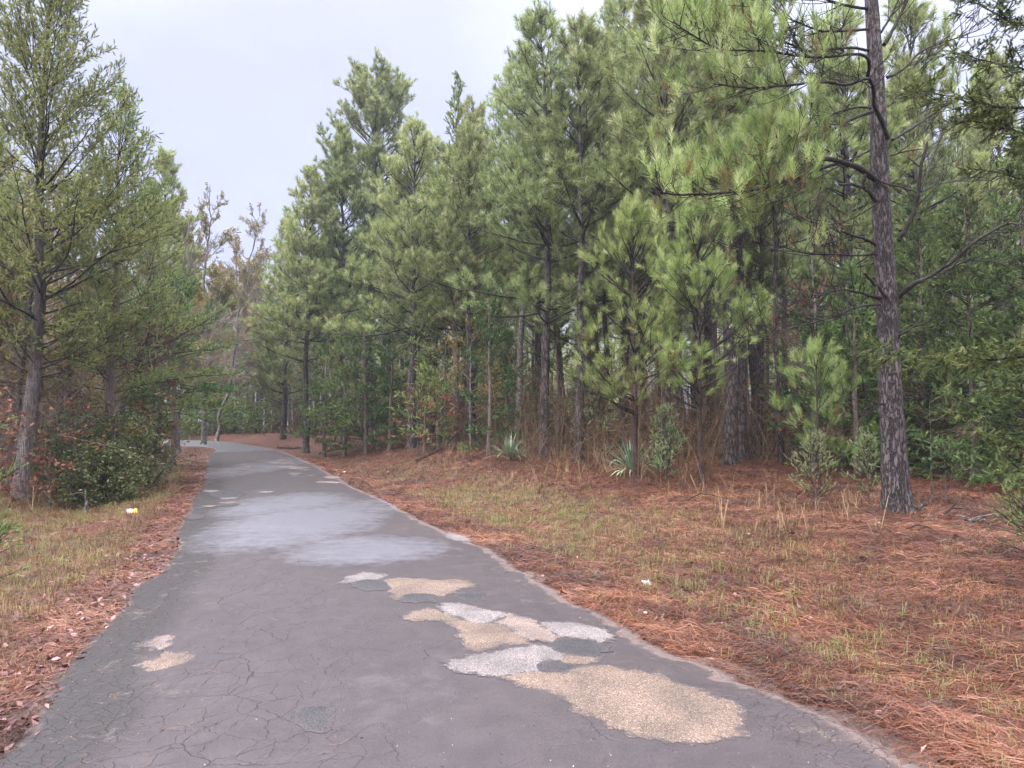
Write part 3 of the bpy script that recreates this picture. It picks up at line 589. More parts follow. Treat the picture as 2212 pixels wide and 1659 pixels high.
# pine straw
X, Y, r, inf = sample_ground(860000, 2.6, 34)
s, right = inf; g, lf, sa = cover(X, Y, inf)
edgeband = np.exp(-((s-.35)/.35)**2)
keep = (s > -.04) & (rng.random(len(X)) < np.clip(np.where(right, (1-g*.6)*.66+edgeband*.6, .22+edgeband*.55+(s > 5)*.2)*(1-.75*(sa > .5)*(s < .25)), 0, 1))
keep &= (fbm(X*1.1, Y*1.1, 90) > .30) | (rng.random(len(X)) < .5)
X, Y, r, s = X[keep], Y[keep], r[keep], s[keep]
Z = terrain(X, Y)+rng.uniform(.0, .04, len(X))
base_az = (fbm(X*.8, Y*.8, 44)-.5)*7
dk_ = fbm(X*1.6, Y*1.6, 66); qs = np.clip(rng.random(len(X))*.75+(dk_-.5)*1.1+.12, 0, 1)
az = np.where(rng.random(len(X)) < .55, base_az+rng.normal(0, .35, len(X)), rng.uniform(0, 6.28, len(X)))
xr, yr, r_r, ir = sample_ground(2600, 2.7, 18); kr = (ir[0] < -.05) & ((rng.random(2600) < .12) | (ir[0] > -.5)); xr, yr = xr[kr], yr[kr]
road_bits = lying(xr, yr, zsurf(xr, yr)+.004, rng.uniform(.06, .16, len(xr)), np.full(len(xr), .0022), .02)
straw = link('pine_straw', mesh_from('pine_straw', [road_bits, lying(X, Y, Z, rng.uniform(.10, .22, len(X)), np.clip(.0013+.00034*r, .0020, .010), .22, az=az, q=qs)]), M['straw']); tag(straw, 'rust red pine needles fallen thick along the verges and under the pines', 'pine needles', kind='stuff')
# fallen leaves
X, Y, r, inf = sample_ground(78000, 2.6, 40)
s, right = inf; g, lf, sa = cover(X, Y, inf)
keep = (s > -.10) & (rng.random(len(X)) < np.where(right, .06+.08*lf, np.clip(.15+.85*lf, 0, 1)*(1-.5*g)))
X, Y, r, s = X[keep], Y[keep], r[keep], s[keep]; n = len(X); Z = terrain(X, Y)+rng.uniform(.008, .04, n)
P_ = np.stack([X, Y, Z], -1)
def flat_leaves(P, sz):
    n = len(P); a = rng.uniform(0, 6.28, n); nz_ = nrm(np.stack([rng.normal(0, .45, n), rng.normal(0, .45, n), np.ones(n)], -1))
    d = nrm(np.cross(nz_, np.stack([np.cos(a), np.sin(a), np.zeros(n)], -1))); e = np.cross(nz_, d)
    c = rng.uniform(.1, .5, n)[:, None]; S = sz[:, None]
    V = np.stack([P-d*S*.5, P-d*S*.1-e*S*.26+nz_*S*c*.35, P+d*S*.5+nz_*S*c*.3, P-d*S*.1+e*S*.26+nz_*S*c*.35, P+d*S*.15], 1).reshape(-1, 3)
    b = np.arange(n)[:, None]*5
    f = np.concatenate([b+np.array([0, 1, 4]), b+np.array([1, 2, 4]), b+np.array([4, 2, 3]), b+np.array([0, 4, 3])])
    return (V, f, np.repeat(rng.random(n), 5))
fl = link('fallen_leaves', mesh_from('fallen_leaves', [flat_leaves(P_, rng.uniform(.025, .085, n))]), M['leaf']); tag(fl, 'brown and pinkish dead leaves scattered along the left edge of the road', 'leaves', kind='stuff')
# grass: tufts of thin arching blades
def grass(X, Y, r, nb, h0, h1, q0=None):
    n = len(X); Z = terrain(X, Y)
    a = rng.uniform(0, 6.28, (n, nb)); lean = rng.uniform(.35, 1.5, (n, nb)); h = rng.uniform(h0, h1, (n, nb))
    wd = np.clip(.0016+.00035*r, .0024, .010)[:, None]
    bx = X[:, None]+rng.normal(0, .025, (n, nb)); by = Y[:, None]+rng.normal(0, .025, (n, nb)); bz = np.broadcast_to(Z[:, None]-.005, (n, nb))
    P = np.stack([bx, by, bz], -1); o_ = np.stack([np.cos(a), np.sin(a), np.zeros_like(a)], -1); s_ = np.stack([-np.sin(a), np.cos(a), np.zeros_like(a)], -1)
    sw = s_*(wd[..., None]*.5); up = np.array([0, 0, 1.])
    M1 = P+o_*(h*lean*.30)[..., None]+up*(h*.62)[..., None]
    T1 = P+o_*(h*lean*.95)[..., None]+up*(h*np.maximum(.12, 1.05-lean*.6))[..., None]
    V = np.stack([P-sw, P+sw, M1+sw*.8, M1-sw*.8, T1], 2).reshape(-1, 3)
    b = np.arange(n*nb)[:, None]*5
    q = (rng.random((n, 1)) if q0 is None else q0[:, None])*.75+rng.random((n, nb))*.25
    return [(V, b+np.array([0, 1, 2, 3]), np.repeat(q.ravel(), 5)), (np.zeros((0, 3)), np.zeros((0, 3), int), np.zeros(0))], b+np.array([3, 2, 4])
def grass_obj(X, Y, r, nb, h0, h1, name, q0=None):
    parts, tri = grass(X, Y, r, nb, h0, h1, q0)
    V, f, q = parts[0]
    me = mesh_from(name, [(V, f, q), (np.zeros((0, 3)), tri-len(V), np.zeros(0))]); return me
X, Y, r, inf = sample_ground(118000, 2.8, 42)
s, right = inf; g, lf, sa = cover(X, Y, inf)
keep = (s > .12) & (rng.random(len(X)) < g*.85+.03)
X, Y, r, s, right = X[keep], Y[keep], r[keep], s[keep], right[keep]
green = fbm(X*.5, Y*.5, 71)
q0 = np.clip(rng.normal(.22, .24, len(X))+np.where(right, np.interp(s, [0.5, 1.2, 3, 5], [.15, .38, .12, -.05]), .22)+(green-.5)*.9, 0, 1)
go = link('verge_grass', grass_obj(X, Y, r, 8, .04, .17, 'verge_grass', q0), M['grass']); tag(go, 'short tan and green winter grass on both verges', 'grass', kind='stuff')
# pebbles and crumbs on the asphalt
X, Y, r, inf = sample_ground(11500, 2.6, 26)
s, right = inf; k_ = (s < -.02) & ((rng.random(len(X)) < .35) | (s > -.5)); X, Y, s = X[k_], Y[k_], s[k_]
n = len(X); sz = rng.uniform(.002, .006, n)*np.where(rng.random(n) < .02, 2.2, 1); Zr = zsurf(X, Y)
oc = np.array([[1, 0, 0], [0, 1, 0], [-1, 0, 0], [0, -1, 0], [0, 0, .8], [0, 0, -.4]], float)
V = (oc[None]*sz[:, None, None]*rng.uniform(.6, 1.3, (n, 6, 1))+np.stack([X, Y, Zr], -1)[:, None]).reshape(-1, 3)
f = (np.arange(n)[:, None, None]*6+np.array([[0, 1, 4], [1, 2, 4], [2, 3, 4], [3, 0, 4], [1, 0, 5], [2, 1, 5], [3, 2, 5], [0, 3, 5]])).reshape(-1, 3)
M['pebble'] = foliage('loose pebbles', [(0, (.015, .013, .013)), (.55, (.04, .035, .033)), (.62, (.18, .11, .08)), (.9, (.26, .19, .16)), (1, (.45, .42, .39))], 0, .6, 0, .4)
pb = link('loose_gravel', mesh_from('loose_gravel', [(V, f, np.repeat(rng.random(n), 6))]), M['pebble']); tag(pb, 'loose pebbles and asphalt crumbs strewn over the road', 'gravel', kind='stuff')

# ------------------------------------------------------------------ tree builders
def pine_geo(seed, H, r0, cb, spread, gap=.42, nb=(3, 5), n_need=26, nl=.17, wn=.010, elev=(2, 62), dens=1.0, shape=.75, open_=0.0, lean=(0, 0), low=0.35, dead=8, twig=.006, limb_up=28, max_l=99, ang=(24, 58)):
    rg = np.random.default_rng(seed); Wt = Wood(); Wb = Wood(); SP, SD, SL = [], [], []
    nz = max(8, int(H/.5)); hz = np.linspace(0, H, nz+1)
    wx = np.cumsum(rg.normal(0, .012, nz+1))*H*.18; wy = np.cumsum(rg.normal(0, .012, nz+1))*H*.18
    wx = wx-wx[0]+lean[0]*hz/H; wy = wy-wy[0]+lean[1]*hz/H
    tr = np.stack([wx, wy, hz-.08], -1); rad = r0*np.clip(1-hz/H, .02, 1)**.75*(1+.35*np.exp(-hz/.25))
    Wt.add(tr, rad, 12 if r0 > .08 else 8)
    def tp(z): return np.array([np.interp(z, hz, wx), np.interp(z, hz, wy), z])
    def curve(p0, az, el, L, n, up, wander=.12):
        pts = [p0]; st = L/n
        for k in range(n):
            az += rg.normal(0, wander); el += up/n+rg.normal(0, wander*.5); el = min(el, R(86))
            pts.append(pts[-1]+dvec(az, el)*st)
        return np.array(pts)
    def shoot(p, d, l): SP.append(p); SD.append(nrm(d)); SL.append(l)
    z = cb; 
    for k in range(dead):      # bare dead snags on the clear bole
        zz = rg.uniform(cb*.25, cb*1.15); L = rg.uniform(.3, 1.3)*min(1, spread/2); a = rg.uniform(0, 6.28)
        c = curve(tp(zz), a, R(rg.uniform(-12, 20)), L, 5, R(-10), .25); Wb.add(c, twig*1.6, 3)
        for q in range(int(L*5)):
            f = rg.uniform(.3, 1); b0 = c[int(f*4)]; cc = curve(b0, a+rg.choice([-1, 1])*rg.uniform(.5, 1.1), R(rg.uniform(-20, 20)), L*.35, 3, 0, .3); Wb.add(cc, twig*.6, 3)
    while z < H-.15:
        t = (z-cb)/(H-cb)
        prof = (1-t)**shape*min(1, low+t*3.2)
        for b in range(rg.integers(nb[0], nb[1]+1)):
            if rg.random() < open_: continue
            L = min(spread*prof*rg.uniform(.65, 1.15)+.18, max_l); az = rg.uniform(0, 6.28); el = R(elev[0]+(elev[1]-elev[0])*t**.8+rg.normal(0, 6))
            p0 = tp(z+rg.uniform(-.08, .08)); n = max(3, int(L/.35)+2)
            c = curve(p0, az, el, L, n, R(limb_up*(1-t)))
            rb = min(r0*.32, .012+.011*L); Wb.add(c, np.linspace(rb, .004, n+1), 4)
            sd_ = 1; s0 = .30*L if L > .8 else .15*L; ss = s0
            tang = nrm(np.gradient(c, axis=0)); fl = np.linspace(0, L, n+1)
            while ss < L:
                p = np.array([np.interp(ss, fl, c[:, q]) for q in range(3)]); tg = tang[min(n, int(ss/L*n))]
                l2 = (.16+.42*(L-ss)+.06*L)*rg.uniform(.6, 1.2); a2 = math.atan2(tg[1], tg[0])+sd_*R(rg.uniform(30, 62)); e2 = math.asin(np.clip(tg[2], -1, 1))*.7+R(rg.uniform(0, 25))
                c2 = curve(p, a2, e2, l2, 3, R(26), .15); Wb.add(c2, np.linspace(min(twig, rb*.6), .002, 4), 3)
                t2 = nrm(c2[-1]-c2[-2]); shoot(c2[-1]-t2*.06, t2+np.array([0, 0, .35]), .16+.06*rg.random())
                m = int(l2/.17*dens)
                for q in range(m):
                    ff = .3+.65*(q+rg.random())/max(m, 1); i0 = min(2, int(ff*3)); pp = c2[i0]+(c2[i0+1]-c2[i0])*(ff*3-i0)
                    a3 = a2+rg.choice([-1, 1])*R(rg.uniform(25, 65)); d3 = dvec(a3, R(rg.uniform(5, 55)))
                    l3 = rg.uniform(.05, .18); Wb.add(np.array([pp, pp+d3*l3*.5+np.array([0, 0, .01]), pp+d3*l3]), [.0035, .003, .002], 3)
                    shoot(pp+d3*l3*.5, d3+np.array([0, 0, .4]), .12+.08*rg.random())
                sd_ = -sd_; ss += rg.uniform(.12, .24)/dens
            t2 = nrm(c[-1]-c[-2]); shoot(c[-1]-t2*.1, t2+np.array([0, 0, .3]), .22)
        z += gap*rg.uniform(.7, 1.3)*(1-.45*t)
    shoot(tp(H-.25), np.array([0, 0, 1.]), .30)
    P, D, L = np.array(SP), np.array(SD), np.array(SL)
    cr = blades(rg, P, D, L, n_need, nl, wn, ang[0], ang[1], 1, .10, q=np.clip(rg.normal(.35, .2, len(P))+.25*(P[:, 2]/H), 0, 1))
    return Wt.parts(), Wb.parts(), [cr], len(P)

def cedar_geo(seed, H, r0, cb, spread, step=.16, n_bl=16, bl=.055, wb=.010, elev=(25, 62), dens=1.0, shape=.8, lean=(0, 0), start=.30, low=.55, dead=6, sag=0, sp_len=.13, az_rng=None, path=None, lmul=1.0):
    rg = np.random.default_rng(seed); Wt = Wood(); Wb = Wood(); SP, SD, SL = [], [], []
    nz = max(6, int(H/.45)); hz = np.linspace(0, H, nz+1)
    wx = np.cumsum(rg.normal(0, .02, nz+1))*H*.12; wy = np.cumsum(rg.normal(0, .02, nz+1))*H*.12
    wx = wx-wx[0]+lean[0]*hz/H; wy = wy-wy[0]+lean[1]*hz/H
    if path is not None:
        path = np.array(path); wx = np.interp(hz, path[:, 2], path[:, 0]); wy = np.interp(hz, path[:, 2], path[:, 1])
    Wt.add(np.stack([wx, wy, hz-.06], -1), r0*np.clip(1-hz/H, .02, 1)**.8*(1+.4*np.exp(-hz/.2)), 10 if r0 > .05 else 6)
    def tp(z): return np.array([np.interp(z, hz, wx), np.interp(z, hz, wy), z])
    def curve(p0, az, el, L, n, up, wander=.12):
        pts = [p0]; st = L/n
        for k in range(n):
            az += rg.normal(0, wander); el += up/n+rg.normal(0, wander*.5); pts.append(pts[-1]+dvec(az, min(el, 1.5))*st)
        return np.array(pts)
    for k in range(dead):
        zz = rg.uniform(.1*H, max(cb, .3*H)); L = rg.uniform(.3, 1.2)*min(1, spread/1.5); a = rg.uniform(0, 6.28)
        c = curve(tp(zz), a, R(rg.uniform(-10, 30)), L, 5, R(0), .25); Wb.add(c, .008, 3)
        for q in range(int(L*7)):
            b0 = c[rg.integers(1, 5)]; cc = curve(b0, rg.uniform(0, 6.28), R(rg.uniform(-30, 30)), L*.35, 3, 0, .3); Wb.add(cc, .0035, 3)
    z = cb
    while z < H-.05:
        t = (z-cb)/(H-cb); prof = (1-t)**shape*min(1, low+t*3)
        L = spread*prof*rg.uniform(.55, 1.15)*lmul+.08; az = rg.uniform(0, 6.28) if az_rng is None else rg.uniform(*az_rng)
        el = R(elev[0]+(elev[1]-elev[0])*t+rg.normal(0, 8)); n = max(3, int(L/.3)+1)
        c = curve(tp(z), az, el, L, n, R(-sag+12)); rb = min(r0*.4, .005+.0065*L); Wb.add(c, np.linspace(rb, .003, n+1), 4)
        tang = nrm(np.gradient(c, axis=0)); fl = np.linspace(0, L, n+1); ss = start*L; sd_ = 1
        while ss < L:
            p = np.array([np.interp(ss, fl, c[:, q]) for q in range(3)]); tg = tang[min(n, int(ss/L*n))]
            l2 = (.10+.36*(L-ss)+.05*L)*rg.uniform(.6, 1.25); a2 = math.atan2(tg[1], tg[0])+sd_*R(rg.uniform(20, 65)); e2 = math.asin(np.clip(tg[2], -1, 1))*.6+R(rg.uniform(-10, 25))
            c2 = curve(p, a2, e2, l2, 3, R(10-sag), .15); Wb.add(c2, np.linspace(min(.005, rb*.6), .0015, 4), 3)
            m = max(2, int(l2/.075*dens)); 
            for q in range(m):
                ff = .2+.8*(q+rg.random())/m; i0 = min(2, int(ff*3)); pp = c2[i0]+(c2[i0+1]-c2[i0])*(ff*3-i0)
                d3 = dvec(a2+rg.normal(0, .9), e2+rg.normal(.25, .6)); SP.append(pp); SD.append(d3); SL.append(sp_len*rg.uniform(.6, 1.3))
            sd_ = -sd_; ss += rg.uniform(.09, .17)/dens
        SP.append(c[-1]); SD.append(nrm(c[-1]-c[-2])); SL.append(sp_len)
        z += step*rg.uniform(.6, 1.4)*(1-.4*t)
    P, D, L = np.array(SP), np.array(SD), np.array(SL)
    q = np.clip(rg.normal(.45, .2, len(P)), 0, 1)
    return Wt.parts(), Wb.parts(), [blades(rg, P, D, L, n_bl, bl, wb, 18, 55, .55, .05, q=q)], len(P)

def broad_geo(seed, H, r0, cb, spread, leaf=0, ls=.05, lean=(0, 0), twigs=1.0, nbr=16, up=35, tmin=.0018):
    rg = np.random.default_rng(seed); Wt = Wood(); Wb = Wood(); LP = []
    nz = max(6, int(H/.5)); hz = np.linspace(0, H, nz+1)
    wx = np.cumsum(rg.normal(0, .03, nz+1))*H*.12+lean[0]*hz/H; wy = np.cumsum(rg.normal(0, .03, nz+1))*H*.12+lean[1]*hz/H; wx -= wx[0]; wy -= wy[0]
    Wt.add(np.stack([wx, wy, hz-.06], -1), r0*np.clip(1-hz/H, .02, 1)**.7*(1+.4*np.exp(-hz/.2)), 9)
    def curve(p0, az, el, L, n, up_, wander=.2):
        pts = [p0]; st = L/n
        for k in range(n):
            az += rg.normal(0, wander); el += up_/n+rg.normal(0, wander*.6); pts.append(pts[-1]+dvec(az, min(el, 1.5))*st)
        return np.array(pts)
    def grow(p0, az, el, L, r, lev):
        n = max(3, int(L/.3)+2) if lev < 2 else 3
        c = curve(p0, az, el, L, n, R(12 if lev == 0 else 4)); Wb.add(c, np.linspace(r, max(r*.25, tmin), n+1), 4 if lev == 0 else 3)
        if lev >= 3 or L < .18:
            if leaf > 0 and rg.random() < leaf:
                for q in range(rg.integers(1, 5)): LP.append(c[rg.integers(1, n+1)]+rg.normal(0, .03, 3))
            return
        m = int((3+L*(3.0 if lev == 0 else 4.5))*twigs)
        for q in range(m):
            f = .2+.8*(q+rg.random())/m; k = min(n-1, int(f*n)); p = c[k]+(c[k+1]-c[k])*(f*n-k); tg = nrm(c[k+1]-c[k])
            grow(p, math.atan2(tg[1], tg[0])+rg.choice([-1, 1])*R(rg.uniform(25, 60)), math.asin(np.clip(tg[2], -1, 1))*.8+R(rg.uniform(-15, 25)), L*rg.uniform(.3, .55)*(1.15-f*.6), r*.45, lev+1)
    for b in range(nbr):
        t = (b+rg.random())/nbr; z = cb+(H-cb)*t*.97; p = np.array([np.interp(z, hz, wx), np.interp(z, hz, wy), z])
        grow(p, rg.uniform(0, 6.28), R(up+25*t+rg.normal(0, 8)), (spread*(1-t)**.6+.3)*rg.uniform(.7, 1.1), min(r0*.4, .02+.008*spread*(1-t)), 0 if spread > 1.2 else 1)
    cr = [leaves(rg, np.array(LP), ls)] if LP else []
    return Wt.parts(), Wb.parts(), cr, len(LP)

def assemble(name, geo, mt, mb, mc, label, cat, loc, rz=0, group=None, scale=1.0):
    root = empty(name, loc, rz); root.scale = (scale,)*3
    tag(root, label, cat, group)
    link('trunk', mesh_from('trunk', geo[0]), mt, root, True)
    me = mesh_from('crown', geo[1]+geo[2]); nb_ = sum(len(p[1]) for p in geo[1])
    me.materials.append(mb)
    if geo[2]:
        me.materials.append(mc); mi = np.ones(len(me.polygons), np.int32); mi[:nb_] = 0; me.polygons.foreach_set('material_index', mi)
    link('crown', me, None, root)
    return root
def dup(root, loc, rz, scale, label, group, name=None):
    r = root.copy(); COL.objects.link(r); r.location = loc; r.rotation_euler = (0, 0, rz); r.scale = scale if isinstance(scale, tuple) else (scale,)*3
    if name: r.name = name
    r['label'] = label
    if group: r['group'] = group
    elif 'group' in r: del r['group']
    for ch in list(root.children):
        c = ch.copy(); COL.objects.link(c); c.parent = r
    return r
def gp(px, d, sink=0.0):
    x = (px-CX)/F*d*math.cos(PITCH)*1.0
    z = float(terrain(np.array([x]), np.array([float(d)]))[0]); return (x, float(d), z-sink)

def limbs(px_pts, d0, d1, r0, r1):
    """a limb traced as depth-carrying points: from distance d0 to d1, returned in world space"""
    n = len(px_pts); return [at(x, y, d0+(d1-d0)*k/(n-1)) for k, (x, y) in enumerate(px_pts)], np.linspace(r0, r1, n)
def refine(P, k=3, jit=.0, rg=None):
    P = np.asarray(P); n = len(P); t = np.arange(n); tt = np.linspace(0, n-1, (n-1)*k+1)
    # smooth interpolation
    out = []
    for u in tt:
        i = min(int(u), n-2); f = u-i; p0 = P[max(i-1, 0)]; p1 = P[i]; p2 = P[i+1]; p3 = P[min(i+2, n-1)]
        out.append(.5*((2*p1)+(-p0+p2)*f+(2*p0-5*p1+4*p2-p3)*f*f+(-p0+3*p1-3*p2+p3)*f**3))
    out = np.array(out)
    if jit and rg is not None: out[1:-1] += rg.normal(0, jit, out[1:-1].shape)
    return out

# ---- the rugged pine on the right verge: traced limbs, generated twigs and tufts
def big_pine():
    rg = np.random.default_rng(11); D0 = 11.35
    base = gp(1940, D0); root = empty('pine_tree', base); tag(root, 'thick rugged pine with dark crooked bare limbs standing nearest on the right verge', 'pine tree')
    b = np.array(base)
    tpx = [(1940, 1145), (1938, 1080), (1930, 960), (1922, 820), (1916, 660), (1909, 540), (1903, 430), (1899, 330), (1894, 200), (1888, 90), (1882, 0), (1872, -160), (1858, -340), (1850, -520), (1846, -640)]
    tr = np.array([at(x, y, D0) for x, y in tpx]); tr[0] = b-np.array([0, 0, .12])
    rad = np.array([.240, .215, .180, .165, .152, .146, .138, .132, .122, .112, .102, .085, .062, .035, .012])
    T = refine(tr, 9); Rd = np.interp(np.linspace(0, len(rad)-1, len(T)), np.arange(len(rad)), rad)
    k = 30; an = np.arange(k)*2*math.pi/k
    flare = 1+.14*np.exp(-(T[:, 2]-b[2])/.25)[:, None]*(1+.5*np.sin(an*5+1)[None]) 
    lump = 1+.05*(vnoise(an[None]*2.2+40, T[:, 2][:, None]*9, 4)-.5)+.07*(vnoise(an[None]*4+9, T[:, 2][:, None]*5, 14)-.5)
    V = T[:, None]+np.stack([np.cos(an), np.sin(an), np.zeros(k)], -1)[None]*(Rd[:, None]*flare*lump)[..., None]
    n = len(T); i = np.arange(n-1)[:, None]*k; c = np.arange(k)[None]; c2 = (c+1) % k
    f = np.stack([i+c, i+c2, i+k+c2, i+k+c], -1).reshape(-1, 4)
    link('trunk', mesh_from('trunk', [(V.reshape(-1, 3)-b, f, np.zeros(n*k))]), M['big_bark'], root, True)
    u = lambda L: [(1474.3+x/2.998, y/2.998) for x, y in L]
    lo = lambda L: [(1474.3+x/2.998, 553+y/2.998) for x, y in L]
    main = [  # points, d at the bole, d at the tip, r0, r1, needles?, twig density
     (u([(1250,1165),(1150,1090),(1050,1055),(940,1030),(860,1060),(700,1140),(600,1190),(400,1240),(0,1262),(-160,1240)]), D0-.1, 9.6, .050, .012, 1, 1.2),
     (u([(1010,1058),(880,1095),(700,1165),(520,1180),(350,1195),(150,1150)]), D0-.3, 10.2, .030, .008, 1, 1.2),
     (u([(1255,1305),(1190,1230),(1120,1200),(1010,1195)]), D0-.1, D0-.5, .034, .020, 0, 0),
     (u([(1190,1235),(1172,1190),(1185,1130)]), D0-.3, D0-.3, .028, .022, 0, 0),
     (u([(1235,700),(1100,700),(900,770),(740,890),(600,960)]), D0, 10.5, .020, .006, 1, 1.3),
     (u([(1235,720),(1100,770),(990,830),(800,880),(650,930),(480,1000)]), D0-.1, 10.0, .030, .008, 1, 1.2),
     (u([(1330,900),(1290,780),(1245,690),(1240,600),(1225,540),(1190,510),(1050,550),(950,530),(800,540),(600,560),(420,570),(200,540)]), D0-.16, 9.7, .036, .010, 1, 1.3),
     (u([(1195,505),(1210,430),(1190,370),(1100,350),(850,370),(500,330),(250,320),(60,225),(-60,140)]), D0-.25, 9.4, .030, .008, 1, 1.3),
     (u([(1225,330),(1100,310),(950,320),(820,330),(600,250),(420,200),(200,205),(60,160)]), D0, 10.3, .024, .007, 1, 1.3),
     (u([(1225,190),(1050,200),(900,200),(760,150),(560,60),(400,-40)]), D0, 10.2, .022, .007, 1, 1.3),
     (u([(1215,60),(1000,20),(800,-60),(600,-140),(380,-200)]), D0, 10.0, .024, .008, 1, 1.3),
     (u([(1210,-60),(1000,-120),(750,-260),(500,-380)]), D0, 10.4, .024, .008, 1, 1.2),
     (u([(1250,960),(1100,1030),(930,1120),(760,1230),(620,1300),(420,1370)]), D0+.1, 10.9, .014, .004, .6, 1.2),
     (u([(1240,1330),(1130,1400),(1000,1450),(850,1440),(700,1380)]), D0-.1, 10.8, .013, .004, .0, 1.0),
     (lo([(1400,-100),(1450,-182),(1510,-310),(1530,-410),(1545,-560),(1585,-740)]), D0, D0-.3, .040, .022, 0, .5),
     (u([(1545,1240),(1600,1080),(1660,920),(1700,800)]), D0-.2, D0+.4, .015, .004, .15, .8),
     (u([(1545,1245),(1640,1200),(1820,1160),(2000,1115)]), D0-.2, D0+.6, .013, .004, .0, .8),
     (u([(1260,1160),(1330,1195),(1430,1215),(1520,1250)]), D0-.15, D0-.25, .016, .012, 0, 0),
     (u([(1535,1080),(1500,1050),(1460,1020)]), D0-.3, D0-.3, .014, .010, 0, 0),
     (u([(1360,905),(1500,820),(1600,750),(1750,660),(1950,570)]), D0, D0+.9, .026, .005, .25, 1.0),
     (u([(1325,500),(1380,480),(1450,430),(1550,330),(1700,270),(1800,240),(1950,180)]), D0, D0+.5, .026, .006, .3, 1.1),
     (u([(1305,290),(1370,180),(1430,50),(1460,-60),(1560,-260)]), D0, D0+.2, .036, .014, .3, 1.0),
     (u([(1285,210),(1340,120),(1400,0),(1500,-140)]), D0+.1, D0+.4, .022, .008, .3, 1.0),
     (u([(1345,1010),(1450,980),(1560,965)]), D0, D0-.1, .013, .007, 0, .3),
     (u([(1330,690),(1390,650),(1450,610)]), D0, D0+.1, .012, .004, 0, .5),
     (lo([(1395,275),(1440,225),(1500,180),(1640,110),(1780,10),(1900,-95),(2100,-205),(2260,-190)]), D0-.1, 10.4, .044, .014, .12, 1.2),
     (lo([(1640,115),(1720,90),(1850,30),(2000,40),(2140,45)]), D0-.3, 10.6, .018, .004, .0, 1.0),
     (lo([(1325,275),(1260,190),(1210,145),(1170,115)]), D0-.15, D0-.35, .027, .020, 0, 0),
     (lo([(1275,275),(1200,252),(1150,238),(1010,220),(860,265),(700,300)]), D0-.1, D0-.7, .030, .008, 0, 1.2),
     (lo([(1275,315),(1180,322),(1100,340),(980,390),(850,430),(600,490),(350,530)]), D0-.1, 10.2, .022, .005, 0, 1.5),
     (lo([(1395,540),(1420,505),(1500,460),(1560,440),(1630,405)]), D0-.1, D0-.4, .018, .010, 0, .4),
     (u([(1255,1590),(1210,1560),(1150,1540),(1030,1500)]), D0-.1, D0-.3, .030, .018, 0, .3),
     (u([(1255,1640),(1150,1655),(1050,1650),(800,1640),(600,1590),(420,1600)]), D0, 10.4, .022, .005, .3, 1.4),
     (lo([(1435,800),(1480,792),(1550,785)]), D0, D0, .012, .009, 0, 0),
     (lo([(1440,922),(1465,918),(1485,915)]), D0, D0, .014, .013, 0, 0),
     (lo([(1310,960),(1230,965),(1190,985),(1145,1030)]), D0-.1, D0-.3, .010, .005, 0, .3),
     (lo([(1310,958),(1250,950),(1200,930),(1160,890)]), D0-.1, D0-.3, .011, .006, 0, .6),
     (lo([(1445,900),(1500,890),(1580,868),(1650,850)]), D0, D0-.2, .007, .003, 0, .3),
    ]
    Wm = Wood(); Wt = Wood(); SP, SD, SL = [], [], []
    for pts, d0, d1, r0, r1, ned, den in main:
        P, r = limbs(pts, d0, d1, r0, r1); k = 5 if len(P) > 3 else 8
        Pf = refine(P, k, .35*r1, rg); Rf = np.interp(np.linspace(0, len(r)-1, len(Pf)), np.arange(len(r)), r)*(1+rg.normal(0, .06, len(Pf))); Rf[-1] *= .5
        Wm.add(Pf-b, Rf, 7)
        if den <= 0: continue
        L = np.r_[0, np.cumsum(np.linalg.norm(np.diff(Pf, axis=0), axis=1))]; ss = L[-1]*.22
        while ss < L[-1]:
            p = np.array([np.interp(ss, L, Pf[:, q]) for q in range(3)]); i = min(len(Pf)-2, int(np.searchsorted(L, ss))); tg = nrm(Pf[i]-Pf[i-1]); fr = ss/L[-1]
            az = math.atan2(tg[1], tg[0])+rg.choice([-1, 1])*R(rg.uniform(18, 60)); el = math.asin(np.clip(tg[2], -1, 1))*.6+R(rg.uniform(-32, 30)); l2 = rg.uniform(.35, 1.25)*(1.1-.5*fr)
            c = [p]
            n2 = 6
            for q in range(n2):
                az += rg.normal(0, .14); el += R(rg.uniform(0, 11)); c.append(c[-1]+dvec(az, el)*l2/n2)
            c = np.array(c); Wt.add(c-b, np.linspace(min(.009, r1*1.1+.002), .0028, n2+1), 4)
            leafy = rg.random() < ned*smooth((fr-.30)/.35)*.95
            for q in range(rg.integers(2, 6)):
                j = rg.integers(2, n2+1); a3 = az+rg.choice([-1, 1])*rg.uniform(.3, 1.0); e3 = el+R(rg.uniform(-25, 20)); l3 = rg.uniform(.12, .42); pp = c[j]; c3 = [pp]
                for w_ in range(3): e3 += R(rg.uniform(2, 18)); a3 += rg.normal(0, .15); c3.append(c3[-1]+dvec(a3, e3)*l3/3)
                Wt.add(np.array(c3)-b, [.0042, .0036, .003, .0022], 3)
                if leafy:
                    dd = nrm(np.array(c3[-1])-np.array(c3[-2])+np.array([0, 0, .25])); SP.append(c3[-1]-dd*.1-b); SD.append(dd); SL.append(rg.uniform(.14, .24))
            if leafy: dd = nrm(c[-1]-c[-2]+np.array([0, 0, .25])); SP.append(c[-1]-dd*.08-b); SD.append(dd); SL.append(.24)
            ss += rg.uniform(.06, .15)/den
    for e, (pts, *_r) in enumerate(()): pass
    # crown above the picture
    g = pine_geo(12, 5.2, .06, .2, 2.6, n_need=30, gap=.5, wn=.006, dead=0)
    off = np.array([T[-1][0], T[-1][1], T[-1][2]-4.6])-b
    crown_b = [(V_+off, f_, q_) for V_, f_, q_ in g[1]]; crown_l = [(V_+off, f_, q_) for V_, f_, q_ in g[2]]
    link('limbs', mesh_from('limbs', Wm.parts()), M['limb'], root, True)
